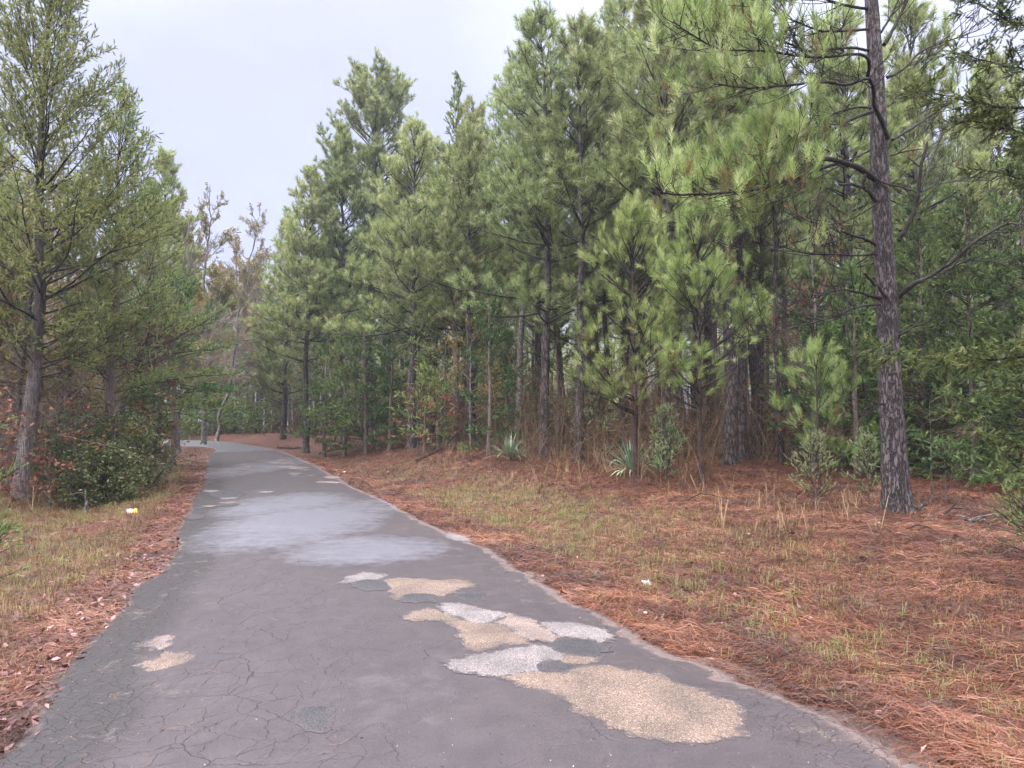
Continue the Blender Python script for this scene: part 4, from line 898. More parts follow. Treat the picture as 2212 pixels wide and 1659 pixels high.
    cr = blades(rg, np.array(SP), np.array(SD), np.array(SL), 56, .19, .0075, 16, 58, 1, .10)
    tw = Wt.parts()+crown_b; me = mesh_from('crown', tw+[cr]+crown_l); nb_ = sum(len(p[1]) for p in tw)
    me.materials.append(M['limb']); me.materials.append(M['pine_near']); mi = np.ones(len(me.polygons), np.int32); mi[:nb_] = 0; me.polygons.foreach_set('material_index', mi)
    link('crown', me, None, root)
big_pine()

def pine(px, d, label, H, r0, cb, spread, seed, mc='pine_far', mb='pine_bark', cat='pine tree', group=None, **k):
    g = pine_geo(seed, H, r0, cb, spread, **k)
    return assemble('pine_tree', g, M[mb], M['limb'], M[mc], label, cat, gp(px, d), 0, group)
def cedar(px, d, label, H, r0, cb, spread, seed, mc='cedar', mb='cedar_bark', cat='cedar tree', group=None, **k):
    g = cedar_geo(seed, H, r0, cb, spread, **k)
    return assemble('cedar_tree', g, M[mb], M['limb'], M[mc], label, cat, gp(px, d), 0, group)

# ---- young pines at the edge of the verge
NEAR = dict(n_need=62, nl=.20, wn=.0075, twig=.005, ang=(14, 50))
pine(1372, 16.6, 'young pine with bright green tufts growing up behind a yucca', 6.1, .075, 1.5, 2.15, 21, 'pine_near', 'young_bark', gap=.36, shape=.62, dead=3, elev=(8, 66), low=.75, dens=.62, **NEAR)
pine(1515, 15.7, 'young pine with a bare black lower stem left of the rugged pine', 6.3, .065, 1.7, 1.9, 22, 'pine_near', 'young_bark', gap=.36, shape=.62, dead=4, elev=(10, 68), low=.6, dens=.62, **NEAR)
pine(1768, 14.3, 'small sapling pine with three bright tufts beside the rugged pine', 2.75, .03, .55, 1.0, 23, 'pine_near', 'young_bark', gap=.36, shape=.6, dead=0, elev=(12, 60), low=.8, dens=.6, **NEAR)
# ---- roadside pines on the right, near to far
MID = dict(n_need=40, nl=.21, wn=.012, shape=.52)
pine(1175, 22.3, 'pine with a clean grey bole standing beside the yucca clump', 13.6, .16, 4.2, 3.1, 31, gap=.5, dead=14, dens=.95, elev=(-6, 60), low=.9, **MID)
pine(1312, 24.0, 'slim pine whose bole shows left of the young pine', 14.2, .11, 4.6, 2.7, 32, gap=.52, dead=12, elev=(0, 60), **MID)
pine(1350, 26.0, 'tallest pine rising straight behind the young pine to the top of the picture', 17.0, .19, 5.6, 3.3, 33, gap=.5, dead=10, elev=(5, 66), **MID)
pine(1462, 24.5, 'pine with dark bare lower limbs behind the two young pines', 15.4, .14, 7.2, 2.8, 34, gap=.5, dead=22, **MID)
pine(1574, 19.6, 'stout scaly pine bole behind the black stemmed young pine', 14.6, .20, 6.6, 3.3, 35, gap=.55, dead=26, open_=.2, elev=(0, 55), **MID)
pine(1606, 21.4, 'thinner pine standing just right of the stout scaly bole', 14.0, .15, 7.0, 2.6, 36, gap=.55, dead=18, open_=.2, **MID)
pine(1686, 20.2, 'dark slender pine with only dead brown limbs between the scaly bole and the rugged pine', 13.0, .095, 8.2, 2.2, 37, gap=.6, dead=34, open_=.25, **MID)
pine(1118, 26.0, 'lichen flecked pine bole set back behind the yucca clump', 14.4, .14, 5.8, 2.7, 38, mb='grey_bark', gap=.5, dead=14, **MID)
pine(890, 28.2, 'pine with a straight grey bole and a green cedar at its foot', 12.6, .19, 4.4, 3.2, 39, gap=.48, dead=10, low=.8, elev=(-4, 58), **MID)
pine(1015, 30.0, 'pine crowded behind the tall cedar top', 12.8, .14, 3.6, 3.0, 40, gap=.48, dead=8, **MID)
pine(800, 38.0, 'tallest far pine with an open rounded crown above its neighbours', 19.2, .28, 8.2, 4.3, 41, gap=.55, dead=8, shape=.33, open_=.1, elev=(14, 52), low=.8, n_need=34, nl=.24, wn=.018)
pine(662, 35.5, 'pine with a tall thin bole nearest the road where it bends', 14.2, .17, 4.6, 3.1, 42, gap=.48, dead=12, low=.8, shape=.7, n_need=36, nl=.23, wn=.017, elev=(-8, 55))
pine(742, 36.5, 'dense pine filling the gap left of the tallest far pine', 16.2, .18, 4.4, 3.3, 43, gap=.48, dead=8, n_need=36, nl=.23, wn=.017)
pine(612, 44.0, 'pine leaning over the outside of the bend', 14.2, .17, 2.2, 3.2, 44, gap=.5, dead=8, n_need=28, nl=.23, wn=.014, low=.8)
cedar(985, 27.5, 'tall pointed cedar rising yellow green between the pines', 14.4, .16, 1.8, 2.4, 51, 'cedar_light', step=.13, n_bl=20, bl=.11, wb=.024, elev=(25, 68), dead=2, shape=.7)
cedar(918, 26.2, 'low spreading cedar at the foot of the straight grey bole', 3.1, .06, .25, 1.5, 52, 'cedar_light', step=.08, n_bl=22, bl=.10, wb=.020, elev=(5, 50), dead=0, shape=.7)
for k, (px, d, H, sp_, lab) in enumerate([(700, 33.5, 5.6, 1.7, 'dark cedar beside the tall thin bole near the bend'), (745, 32.0, 6.2, 1.9, 'dark cedar second from the bend in the cedar row'), (792, 31.0, 6.8, 2.0, 'dark cedar in the middle of the cedar row right of the bend'), (842, 30.0, 6.0, 1.9, 'dark cedar next to the straight grey bole')]):
    cedar(px, d, lab, H, .09, .35, sp_, 60+k, 'cedar', step=.10, n_bl=20, bl=.12, wb=.026, elev=(0, 52), dead=2, sag=14, group='dark cedars along the right side before the bend')
# ---- small cedars and saplings on the verge
SM = dict(step=.032, n_bl=26, bl=.045, wb=.009, dead=0, sp_len=.07, dens=1.3)
cedar(1758, 11.9, 'small feathery cedar seedling left of the rugged pine', 1.15, .012, .12, .48, 71, 'cedar_pale', elev=(30, 60), shape=.6, cat='cedar seedling', **SM)
cedar(1872, 12.4, 'thin cedar seedling close to the left of the rugged pine', 1.15, .011, .15, .34, 72, 'cedar_pale', elev=(25, 60), shape=.6, cat='cedar seedling', **SM)
cedar(2038, 12.6, 'sparse dark cedar seedling right of the rugged pine', .98, .011, .35, .42, 73, 'cedar', elev=(15, 50), shape=.5, cat='cedar seedling', **SM)
cedar(1437, 15.9, 'bushy young cedar between the two young pines', 1.5, .02, .08, .62, 74, 'cedar_pale', elev=(25, 60), shape=.5, cat='cedar seedling', step=.035, n_bl=26, bl=.055, wb=.012, dead=0, sp_len=.08, dens=1.3)
cedar(1285, 21.0, 'straggly pale cedar behind the needle covered bank', 2.3, .03, .5, 1.0, 75, 'cedar_pale', elev=(15, 60), shape=.5, step=.08, n_bl=20, bl=.08, wb=.016, dead=3)
cedar(2235, 7.9, 'bright green low cedar at the right edge of the verge', .92, .02, .04, .55, 76, 'cedar_light', elev=(5, 60), shape=.55, step=.026, n_bl=30, bl=.035, wb=.0065, dead=0, sp_len=.06, dens=1.3)
# ---- dark cedars behind the rugged pine
for k, (px, d, H, sp_, lab, mc) in enumerate([
    (1850, 17.6, 5.2, 1.9, 'grey green cedar just left of the rugged pine bole', 'cedar'), (1990, 18.4, 7.4, 2.3, 'dense dark cedar seen through the limbs right of the rugged pine', 'cedar'),
    (2100, 16.4, 6.6, 2.3, 'broad dark cedar with a visible stem at the right of the picture', 'cedar'), (2230, 15.2, 7.5, 2.4, 'dark cedar cut by the right edge of the picture', 'cedar'),
    (1930, 20.5, 6.5, 2.2, 'cedar hidden behind the rugged pine', 'cedar'), (1765, 20.2, 5.4, 1.8, 'cedar standing dark behind the sapling pine', 'cedar'), (2060, 20.5, 8.0, 2.4, 'cedar behind the broad dark one', 'cedar_light')]):
    cedar(px, d, lab, H, .08, .3, sp_, 80+k, mc, step=.075, n_bl=24, bl=.09, wb=.019, elev=(-4, 52), dead=4, sag=10, dens=1.05, low=.95, start=.2, mb='cedar_bark')
# ---- the near cedar just outside the right edge, whose boughs reach into the picture
def near_cedar():
    rg = np.random.default_rng(91); D = 7.3; base = gp(2560, D); b = np.array(base); root = empty('cedar_tree', base)
    tag(root, 'near cedar at the right edge whose boughs reach across in front of the rugged pine', 'cedar tree')
    W1 = Wood(); hz = np.linspace(0, 7.5, 16); tr = np.stack([.15*np.sin(hz*.6), .1*np.cos(hz*.5)-.1, hz-.08], -1); W1.add(tr, .13*np.clip(1-hz/7.6, .02, 1)**.8*(1+.3*np.exp(-hz/.2)), 14)
    link('trunk', mesh_from('trunk', W1.parts()), M['cedar_bark'], root, True)
    boughs = [  # (points px, d start, d end, r0, thickness of foliage)
     ([(2540, 745), (2400, 765), (2212, 772), (2100, 779), (2040, 782), (1975, 765), (1890, 745)], D, 6.9, .020, .32, .50),
     ([(2400, 765), (2300, 750), (2212, 745), (2110, 762), (2080, 740)], D-.1, 6.8, .010, .2, .2),
     ([(2540, 1150), (2400, 1090), (2250, 1050), (2150, 960), (2065, 880)], D, 6.9, .014, .35, .18),
     ([(2540, 1010), (2400, 990), (2290, 985), (2200, 960), (2130, 900)], D+.2, 7.6, .012, .35, .25),
     ([(2540, 1000), (2350, 900), (2240, 850), (2130, 840)], D, 7.8, .012, .3, .3),
     ([(2540, 330), (2380, 280), (2240, 240), (2120, 225), (2010, 200), (1950, 205)], D, 6.8, .018, .25, .45),
     ([(2540, 240), (2350, 180), (2200, 150), (2100, 120), (2060, 110)], D, 6.9, .015, .25, .48),
     ([(2540, 150), (2350, 80), (2200, 50), (2110, 10), (2080, -10)], D, 6.8, .015, .25, .46),
     ([(2540, 60), (2330, -20), (2200, -60), (2080, -90)], D, 6.8, .015, .25, .46),
     ([(2540, 380), (2380, 345), (2250, 300), (2130, 268), (2060, 262)], D, 7.0, .013, .25, .40),
     ([(2540, 470), (2380, 430), (2250, 395), (2150, 372), (2100, 362)], D+.1, 7.4, .012, .4, .3),
     ([(2540, -60), (2360, -160), (2240, -260)], D, 6.9, .013, .25, .4),
     ([(2600, 600), (2750, 560), (2900, 540)], D, 7.5, .014, .2, .4), ([(2600, 200), (2800, 100), (2950, 60)], D, 8.0, .014, .2, .4), ([(2600, 900), (2700, 880), (2850, 900)], D, 8.0, .014, .2, .4), ([(2560, 300), (2520, 200), (2500, 150)], D, 9.2, .014, .2, .4), ([(2560, 700), (2520, 650), (2500, 620)], D, 9.0, .014, .2, .4)]
    W2 = Wood(); SP, SD, SL = [], [], []
    for pts, d0, d1, r0, st, wid in boughs:
        P, r = limbs(pts, d0, d1, r0, r0*.25); Pf = refine(P, 4, .01, rg); W2.add(Pf-b, np.linspace(r0, .003, len(Pf)), 6)
        L = np.r_[0, np.cumsum(np.linalg.norm(np.diff(Pf, axis=0), axis=1))]; ss = st*L[-1]
        while ss < L[-1]+.001:
            p = np.array([np.interp(ss, L, Pf[:, q]) for q in range(3)]); i = min(len(Pf)-1, max(1, int(np.searchsorted(L, ss)))); tg = nrm(Pf[i]-Pf[i-1])
            az = math.atan2(tg[1], tg[0])+rg.choice([-1, 1])*R(rg.uniform(15, 75)); el = R(rg.uniform(-35, 30)); l2 = wid*rg.uniform(.4, 1.0)*(1.15-.6*ss/L[-1]); c = [p]
            for q in range(4): az += rg.normal(0, .15); el += R(rg.uniform(-8, 6)); c.append(c[-1]+dvec(az, el)*l2/4)
            c = np.array(c); W2.add(c-b, np.linspace(.004, .0015, 5), 3)
            for q in range(max(3, int(l2/.022))):
                f = rg.uniform(.15, 1)*3.999; j = int(f); pp = c[j]+(c[j+1]-c[j])*(f-j); SP.append(pp-b); SD.append(dvec(az+rg.normal(0, .8), el+rg.normal(.1, .5))); SL.append(rg.uniform(.04, .11))
            ss += rg.uniform(.016, .042)
    cr = blades(rg, np.array(SP), np.array(SD), np.array(SL), 34, .032, .0062, 20, 55, .5, .05)
    tw = W2.parts(); me = mesh_from('crown', tw+[cr]); nb_ = sum(len(p[1]) for p in tw); me.materials.append(M['limb']); me.materials.append(M['cedar_mid'])
    mi = np.ones(len(me.polygons), np.int32); mi[:nb_] = 0; me.polygons.foreach_set('material_index', mi); link('crown', me, None, root)
near_cedar()

# ---- left side
b1 = np.array(gp(45, 15.0))
pth = [at(x, y, 15.0)-b1 for x, y in [(45, 1025), (58, 920), (75, 800), (88, 640), (85, 430), (92, 200), (110, 0), (118, -240)]]
pth[0][2] = 0
g = cedar_geo(101, 11.8, .150, 2.3, 4.1, step=.085, n_bl=30, bl=.06, wb=.011, elev=(14, 62), dens=1.2, shape=.72, start=.25, low=.6, dead=16, path=pth, sp_len=.12)
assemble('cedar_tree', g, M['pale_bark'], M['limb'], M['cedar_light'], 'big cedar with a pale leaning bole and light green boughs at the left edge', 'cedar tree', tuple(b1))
cedar(228, 17.2, 'cedar whose thin crown stands right behind the big pale boled one', 9.8, .12, 2.4, 2.6, 102, 'cedar_light', step=.085, n_bl=28, bl=.065, wb=.012, elev=(20, 62), shape=.6, dead=10)
cedar(318, 20.5, 'cedar with a drooping bough towards the road on the left', 8.3, .11, 2.2, 2.9, 103, 'cedar_light', step=.085, n_bl=28, bl=.075, wb=.014, elev=(0, 55), shape=.6, dead=12, low=.7)
cedar(-60, 9.3, 'light green cedar sapling cut by the left edge of the picture', 2.35, .03, .1, .62, 104, 'cedar_light', step=.04, n_bl=28, bl=.045, wb=.009, elev=(10, 60), shape=.5, dead=0, sp_len=.08)
cedar(-30, 7.6, 'low dark cedar sprig at the lower left edge', .8, .012, .05, .42, 105, 'cedar', step=.035, n_bl=28, bl=.04, wb=.007, elev=(10, 60), shape=.5, dead=0, sp_len=.07)
cedar(375, 25.5, 'dark cedar with low boughs hanging toward the road on the left', 6.6, .10, 2.6, 2.7, 106, 'cedar', step=.11, n_bl=20, bl=.11, wb=.022, elev=(-8, 45), shape=.5, dead=10, low=.9, sag=8)
pine(342, 33.0, 'pine top showing above the yellow leaved trees on the left', 14.2, .17, 5.5, 2.6, 107, gap=.5, dead=8, n_need=36, nl=.23, wn=.017)
pine(300, 27.0, 'slim pine lost among the cedars on the left', 10.5, .12, 3.5, 2.2, 108, gap=.5, dead=14, n_need=30, nl=.2, wn=.011)
def broad(px, d, label, H, r0, cb, spread, seed, mc, mb='grey_bark', mt='twig', cat='tree', group=None, name='leafy_tree', **k):
    g = broad_geo(seed, H, r0, cb, spread, **k)
    return assemble(name, g, M[mb], M[mt], M[mc], label, cat, gp(px, d), 0, group)
broad(385, 37.0, 'tree still holding orange yellow leaves high on the left', 13.6, .16, 3.0, 3.2, 111, 'yellow', tmin=0.007, nbr=24, leaf=1.0, ls=.13, twigs=1.35, mt='pale_twig')
broad(440, 41.0, 'tree with thinner yellow leaves beyond the orange yellow one', 15.2, .15, 2.6, 3.4, 112, 'yellow', tmin=0.008, nbr=26, leaf=.38, ls=.13, twigs=1.35, mt='pale_twig')
broad(468, 47.0, 'nearly bare tree reaching over the road at the bend', 15.5, .12, 3.2, 4.6, 113, 'yellow', tmin=0.009, nbr=26, leaf=.25, ls=.12, twigs=1.35, lean=(2.4, 0), up=18, mt='pale_twig')
broad(505, 52.0, 'tree with sparse yellow green leaves behind the bend', 14.6, .15, 2.2, 4.0, 114, 'yellow', tmin=0.009, nbr=26, leaf=.38, ls=.15, twigs=1.35, mt='pale_twig')
broad(545, 57.0, 'tall sparse tree closing the gap where the road disappears', 14.5, .15, 2.5, 4.0, 128, 'yellow', tmin=.010, nbr=26, leaf=.38, ls=.16, twigs=1.3, mt='pale_twig')
broad(150, 18.5, 'bare grey twigged tree tangled among the left cedars', 8.6, .10, 1.4, 3.0, 115, 'yellow', tmin=0.0035, leaf=.12, ls=.08, twigs=1.15)
broad(265, 22.5, 'bare twiggy tree over the dark green shrub on the left', 8.8, .10, 1.6, 3.2, 116, 'rust', tmin=.004, leaf=.12, ls=.08, twigs=1.2)
broad(330, 27.5, 'bare branched tree arching out toward the road on the left', 9.4, .12, 2.0, 3.4, 117, 'yellow', tmin=0.005, leaf=.06, ls=.08, twigs=1.35, lean=(1.2, 0), mt='pale_twig')
broad(-80, 15.5, 'bare twiggy tree at the left edge behind the pale bole', 7.5, .10, 1.0, 2.8, 118, 'rust', leaf=.1, ls=.08, twigs=1.15)
broad(1015, 25.2, 'slender oak with small yellowing leaves in the gap beside the yucca', 4.6, .045, .9, 1.6, 119, 'yellow', leaf=.8, ls=.075, twigs=1.1, up=20)
broad(960, 27.4, 'thin oak holding tan leaves right of the low spreading cedar', 5.4, .05, 1.0, 1.7, 120, 'yellow', leaf=.5, ls=.08, twigs=1.1, up=20)
broad(902, 26.6, 'little oak with rust leaves in front of the straight grey bole', 2.6, .025, .8, .9, 121, 'rust', leaf=.5, ls=.10, twigs=.9, up=10)
broad(945, 25.4, 'small sapling with hanging rust leaves above the fallen log', 2.1, .02, .5, .8, 122, 'rust', leaf=.45, ls=.11, twigs=.9, up=5)
broad(300, 20.0, 'oak sapling with clusters of rust red leaves at the left wood edge', 2.9, .03, .4, .75, 123, 'rust', leaf=1.0, ls=.13, twigs=1.2, up=10)
broad(112, 14.6, 'low sapling with rust pink leaves beside the pale bole', 1.1, .015, .25, .5, 124, 'rust', leaf=.6, ls=.09, twigs=.9, up=10)
broad(2010, 13.2, 'bare grey dead sapling right of the rugged pine', 1.9, .014, .3, .9, 125, 'rust', leaf=0, twigs=1.0, up=5, name='dead_sapling', cat='dead sapling')
broad(1815, 14.6, 'dry seed headed weed clump between the sapling pine and the rugged pine', 1.5, .01, .1, .7, 126, 'tan_leaf' if 'tan_leaf' in M else 'tan_stem', leaf=.5, ls=.03, twigs=1.2, up=35, name='dry_weed', cat='weed', mt='brush')
# evergreen shrubs with glossy leaves
def shrub(px, d, label, w_, h_, seed, mc, n, ls, fill=.5, cat='shrub'):
    rg = np.random.default_rng(seed); base = gp(px, d); root = empty('shrub', base); tag(root, label, cat)
    W1, W2, LP = Wood(), Wood(), []
    for k in range(9):
        a = rg.uniform(0, 6.28); el = R(rg.uniform(35, 85)); L = h_*rg.uniform(.6, 1.0); c = [np.array([rg.normal(0, .12), rg.normal(0, .12), -.05])]
        for q in range(6): a += rg.normal(0, .2); c.append(c[-1]+dvec(a, el)*L/6)
        W1.add(np.array(c), np.linspace(.022, .006, 7), 5)
    m = n//9
    # clumps: boughs end in sprays that fill a dome unevenly
    for k in range(m):
        z = rg.beta(1.3, 1.25)*h_; a = rg.uniform(0, 6.28); lump = .5+.85*float(vnoise(a*1.9+seed, z*2.2, seed)); prof = w_*lump*math.sqrt(max(.02, 1-((z-h_*.42)/(h_*.62))**2))
        rr_ = prof*(1-rg.random()**2*(1-fill)); p = np.array([math.cos(a)*rr_, math.sin(a)*rr_, z]); dd = dvec(a, R(rg.uniform(-10, 50))); L = rg.uniform(.15, .4)
        c = np.array([p-dd*L*.6, p-dd*L*.1+np.array([0, 0, .02]), p+dd*L*.4]); W2.add(c, [.004, .003, .0015], 3)
        for q in range(9): LP.append(p+dd*rg.uniform(-.5, .4)*L+rg.normal(0, .035, 3))
    link('stems', mesh_from('stems', W1.parts()), M['limb'], root)
    LP = np.array(LP); LP = LP[LP[:, 2] > .01]
    tw = W2.parts(); me = mesh_from('foliage', tw+[leaves(rg, LP, ls, hang=0)]); nb_ = sum(len(p[1]) for p in tw); me.materials.append(M['twig']); me.materials.append(M[mc])
    mi = np.ones(len(me.polygons), np.int32); mi[:nb_] = 0; me.polygons.foreach_set('material_index', mi); link('foliage', me, None, root)
shrub(228, 15.9, 'glossy dark green shrub bulging out lowest on the left verge', .95, 1.35, 131, 'holly', 6500, .07)
shrub(275, 17.0, 'glossy shrub at the right end of the left thicket', .85, 1.9, 134, 'holly', 5000, .07)
shrub(180, 17.0, 'glossy shrub rising behind the lowest one', .95, 2.3, 135, 'holly', 5000, .07)
shrub(135, 16.4, 'small glossy shrub close to the pale bole', .7, 1.5, 132, 'holly', 3500, .07)
shrub(300, 19.6, 'tall glossy shrub with grey green leaves mixed with rust ones at the wood edge', .9, 2.9, 133, 'holly', 6000, .08)
broad(160, 15.6, 'twiggy sapling with a few rust leaves in front of the shrubs', 2.2, .02, .4, .9, 136, 'rust', leaf=.3, ls=.09, twigs=1.0, up=20)
broad(250, 16.6, 'yellow leaved sapling growing up through the left shrubs', 2.9, .02, .8, .9, 137, 'yellow', leaf=.5, ls=.07, twigs=1.0, up=25)
broad(315, 18.8, 'thin bare sapling leaning from the shrubs toward the road', 2.6, .02, .4, 1.1, 138, 'rust', leaf=.2, ls=.08, twigs=1.1, up=15, lean=(.5, 0))
broad(-40, 13.2, 'rust leaved twiggy sapling at the left edge', 2.2, .02, .4, 1.0, 139, 'rust', leaf=.4, ls=.09, twigs=1.1, up=20)
for k, (px, d, w_, h_) in enumerate([(395, 50, 1.9, 2.6), (430, 52, 2.0, 3.0), (475, 54, 1.7, 2.4), (512, 51, 1.5, 2.6), (372, 47, 1.5, 2.0), (560, 50.5, 1.4, 2.2)]):
    shrub(px, d, ['evergreen shrub at the far left of the outer bend', 'broad light shrub facing the road on the outer bend', 'shrub midway along the outer bend', 'shrub in front of the bare stems beyond the bend', 'lowest shrub by the hidden end of the road', 'shrub where the right bank meets the bend'][k], w_, h_, 140+k, 'cedar', 3600, .13)

# ---- yuccas
def yucca(px, d, label, n, L, seed):
    rg = np.random.default_rng(seed); base = gp(px, d); P = []; 
    root = empty('yucca', base); tag(root, label, 'yucca'); V, Fq, q = [], [], []; Wc = Wood(); Wc.add(np.array([[0, 0, -.05], [0, 0, .08], [0, 0, .16]]), [.05, .045, .03], 7)
    o = 0
    for k in range(n):
        a = rg.uniform(0, 6.28); el0 = R(rg.uniform(8, 88)); l = L*rg.uniform(.65, 1.1); dead = el0 < R(22); bend = rg.uniform(.0, .25) if not dead else rg.uniform(.3, .7)
        pts = [np.array([.03*math.cos(a), .03*math.sin(a), .10])]; el = el0
        if rg.random() < .25: bend += .7
        for s_ in range(6): el -= bend*.35*(s_/3); pts.append(pts[-1]+dvec(a, el)*l/6)
        pts = np.array(pts); pts[:, 2] = np.maximum(pts[:, 2], .01); sd_ = np.array([-math.sin(a), math.cos(a), 0.]); wv = np.array([.012, .022, .024, .021, .016, .009, .0015])*1.15; up = np.array([0, 0, .006])
        ring = np.stack([pts-sd_*wv[:, None]+up, pts, pts+sd_*wv[:, None]+up], 1).reshape(-1, 3); V.append(ring)
        for s_ in range(6):
            for c in range(2): i0 = o+s_*3+c; Fq.append([i0, i0+1, i0+4, i0+3])
        o += 21; q.append(np.full(21, 1.0 if dead and rg.random() < .7 else rg.uniform(.1, .75)))
    link('leaves', mesh_from('leaves', [(np.concatenate(V), np.array(Fq), np.concatenate(q))]), M['yucca'], root)
    link('stem', mesh_from('stem', Wc.parts()), M['limb'], root)
yucca(1102, 20.8, 'grey green yucca clump in front of the wood edge beside a clean pine bole', 75, .80, 151)
yucca(1365, 17.4, 'larger yucca half hidden behind the first young pine', 75, .95, 152)

# ---- fallen wood
def log(label, P, r0, r1, name='fallen_branch', seed=1, tw=4, mt='limb'):
    rg = np.random.default_rng(seed); b = np.array(P[0]); b[2] = float(terrain(b[:1], b[1:2])[0]); W1 = Wood(); Q = []
    for p in P: z = float(terrain(np.array([p[0]]), np.array([p[1]]))[0]); Q.append([p[0]-b[0], p[1]-b[1], z-b[2]+(p[2] if len(p) > 2 else r0)])
    Q = refine(np.array(Q), 4, r0*.3, rg); W1.add(Q, np.linspace(r0, r1, len(Q)), 7)
    for k in range(tw):
        i = rg.integers(1, len(Q)-1); c = [Q[i]]; a = rg.uniform(0, 6.28); el = R(rg.uniform(0, 50)); l = rg.uniform(.1, .5)
        for q in range(3): c.append(c[-1]+dvec(a, el)*l/3); el -= .2
        W1.add(np.array(c), np.linspace(r1*.8, .002, 4), 4)
    o = link(name, mesh_from(name, W1.parts()), M[mt], None, True); o.location = tuple(b); tag(o, label, 'fallen branch'); return o
def g2(px, d): p = gp(px, d); return (p[0], p[1])
log('dark fallen limb propped on the bank below the low spreading cedar', [(*g2(900, 24.6), .05), (*g2(945, 25.2), .12), (*g2(975, 25.6), .4), (*g2(1000, 26.2), .75)], .055, .02, seed=1)
log('dark fallen branch lying across the bank near the bend', [(*g2(600, 38.5), .05), (*g2(635, 37.6), .1), (*g2(665, 37.0), .2)], .06, .025, seed=2, tw=6)
log('small dark branch on the near side of the bank by the bend', [(*g2(690, 34.5), .05), (*g2(720, 34.2), .15), (*g2(740, 34), .1)], .05, .02, seed=3, tw=6)
log('thin black arched branch lying in the dry grass left of the seedling', [(*g2(1480, 12.9), .02), (*g2(1510, 12.9), .13), (*g2(1550, 12.9), .12), (*g2(1590, 12.9), .02)], .012, .007, seed=4, tw=2)
log('short broken stub lying against the rugged pine', [(*g2(1974, 11.2), .05), (*g2(1995, 11.3), .16)], .035, .028, seed=5, tw=0, mt='pine_bark')
log('forked dark twig standing in the straw right of the rugged pine', [(*g2(2030, 10.9), .02), (*g2(2050, 11.0), .14), (*g2(2064, 11.1), .30)], .018, .012, seed=6, tw=2)
log('mossy short stick in the straw near the right edge', [(*g2(2080, 10.7), .03), (*g2(2120, 10.8), .06)], .035, .02, seed=7, tw=5, mt='grey_bark')
log('curved twig in the straw below the rugged pine', [(*g2(1945, 10.0), .02), (*g2(1985, 9.9), .07), (*g2(2020, 9.7), .01)], .013, .006, seed=8, tw=1)
log('pale broken stump stick on the left verge', [(*g2(192, 14.2), .02), (*g2(189, 14.3), .5)], .03, .015, name='dead_stick', seed=9, tw=5, mt='grey_bark')

# ---- litter: wrapper and paper scraps
def scrap(name, label, px, py_d, sz, col, seed, cat='litter', two=None):
    rg = np.random.default_rng(seed); base = gp(px, py_d); m, t, o = mat(name+' plastic'); p = N(t, 'ShaderNodeBsdfPrincipled', inp={'Roughness': .35})
    if two:
        tc = N(t, 'ShaderNodeTexCoord'); sx = N(t, 'ShaderNodeSeparateXYZ'); lk(t, tc.outputs['Object'], sx.inputs[0]); r = ramp(t, [(0, col), (.5, two)], 'CONSTANT'); mr_ = N(t, 'ShaderNodeMapRange', inp={1: -.1, 2: .1}); lk(t, sx.outputs[0], mr_.inputs[0]); lk(t, mr_.outputs[0], r.inputs[0]); lk(t, r.outputs[0], p.inputs['Base Color'])
    else: p.inputs['Base Color'].default_value = (*col, 1)
    lk(t, p.outputs[0], o.inputs[0]); n = 9; u, v = np.meshgrid(np.linspace(-1, 1, n), np.linspace(-1, 1, n), indexing='ij'); zz = (fbm(u*1.6+seed, v*1.6, seed)-.3)*sz*.6+.5*sz*(1+v)*.5
    V = np.stack([u*sz+rg.normal(0, .02*sz, u.shape), v*sz*.75, zz], -1).reshape(-1, 3); i, j = np.meshgrid(np.arange(n-1), np.arange(n-1), indexing='ij'); f = np.stack([i*n+j, (i+1)*n+j, (i+1)*n+j+1, i*n+j+1], -1).reshape(-1, 4)
    ob = link(name, mesh_from(name, [(V, f, np.zeros(len(V)))]), m, None, True); ob.location = (base[0], base[1], base[2]+.015); ob.rotation_euler = (R(12), 0, rg.uniform(-.6, .6)); sl = ob.modifiers.new('thickness', 'SOLIDIFY'); sl.thickness = .001; tag(ob, label, cat)
scrap('snack_wrapper', 'white and yellow snack wrapper lying in the left verge grass', 291, 13.4, .085, (.75, .75, .76), 3, two=(.80, .62, .03), cat='wrapper')
scrap('paper_scrap', 'crumpled white scrap in the straw beside the right edge of the road', 1393, 7.55, .045, (.70, .72, .72), 5)
scrap('paper_scrap', 'tiny white scrap near the pavement on the right', 1390, 6.25, .016, (.75, .75, .74), 6)
scrap('paper_scrap', 'small white scrap on the right bank below the cedar row', 745, 24.0, .035, (.7, .7, .7), 7)
scrap('paper_scrap', 'white scrap on the right bank in front of the straight grey bole', 838, 23.5, .035, (.7, .7, .7), 8)
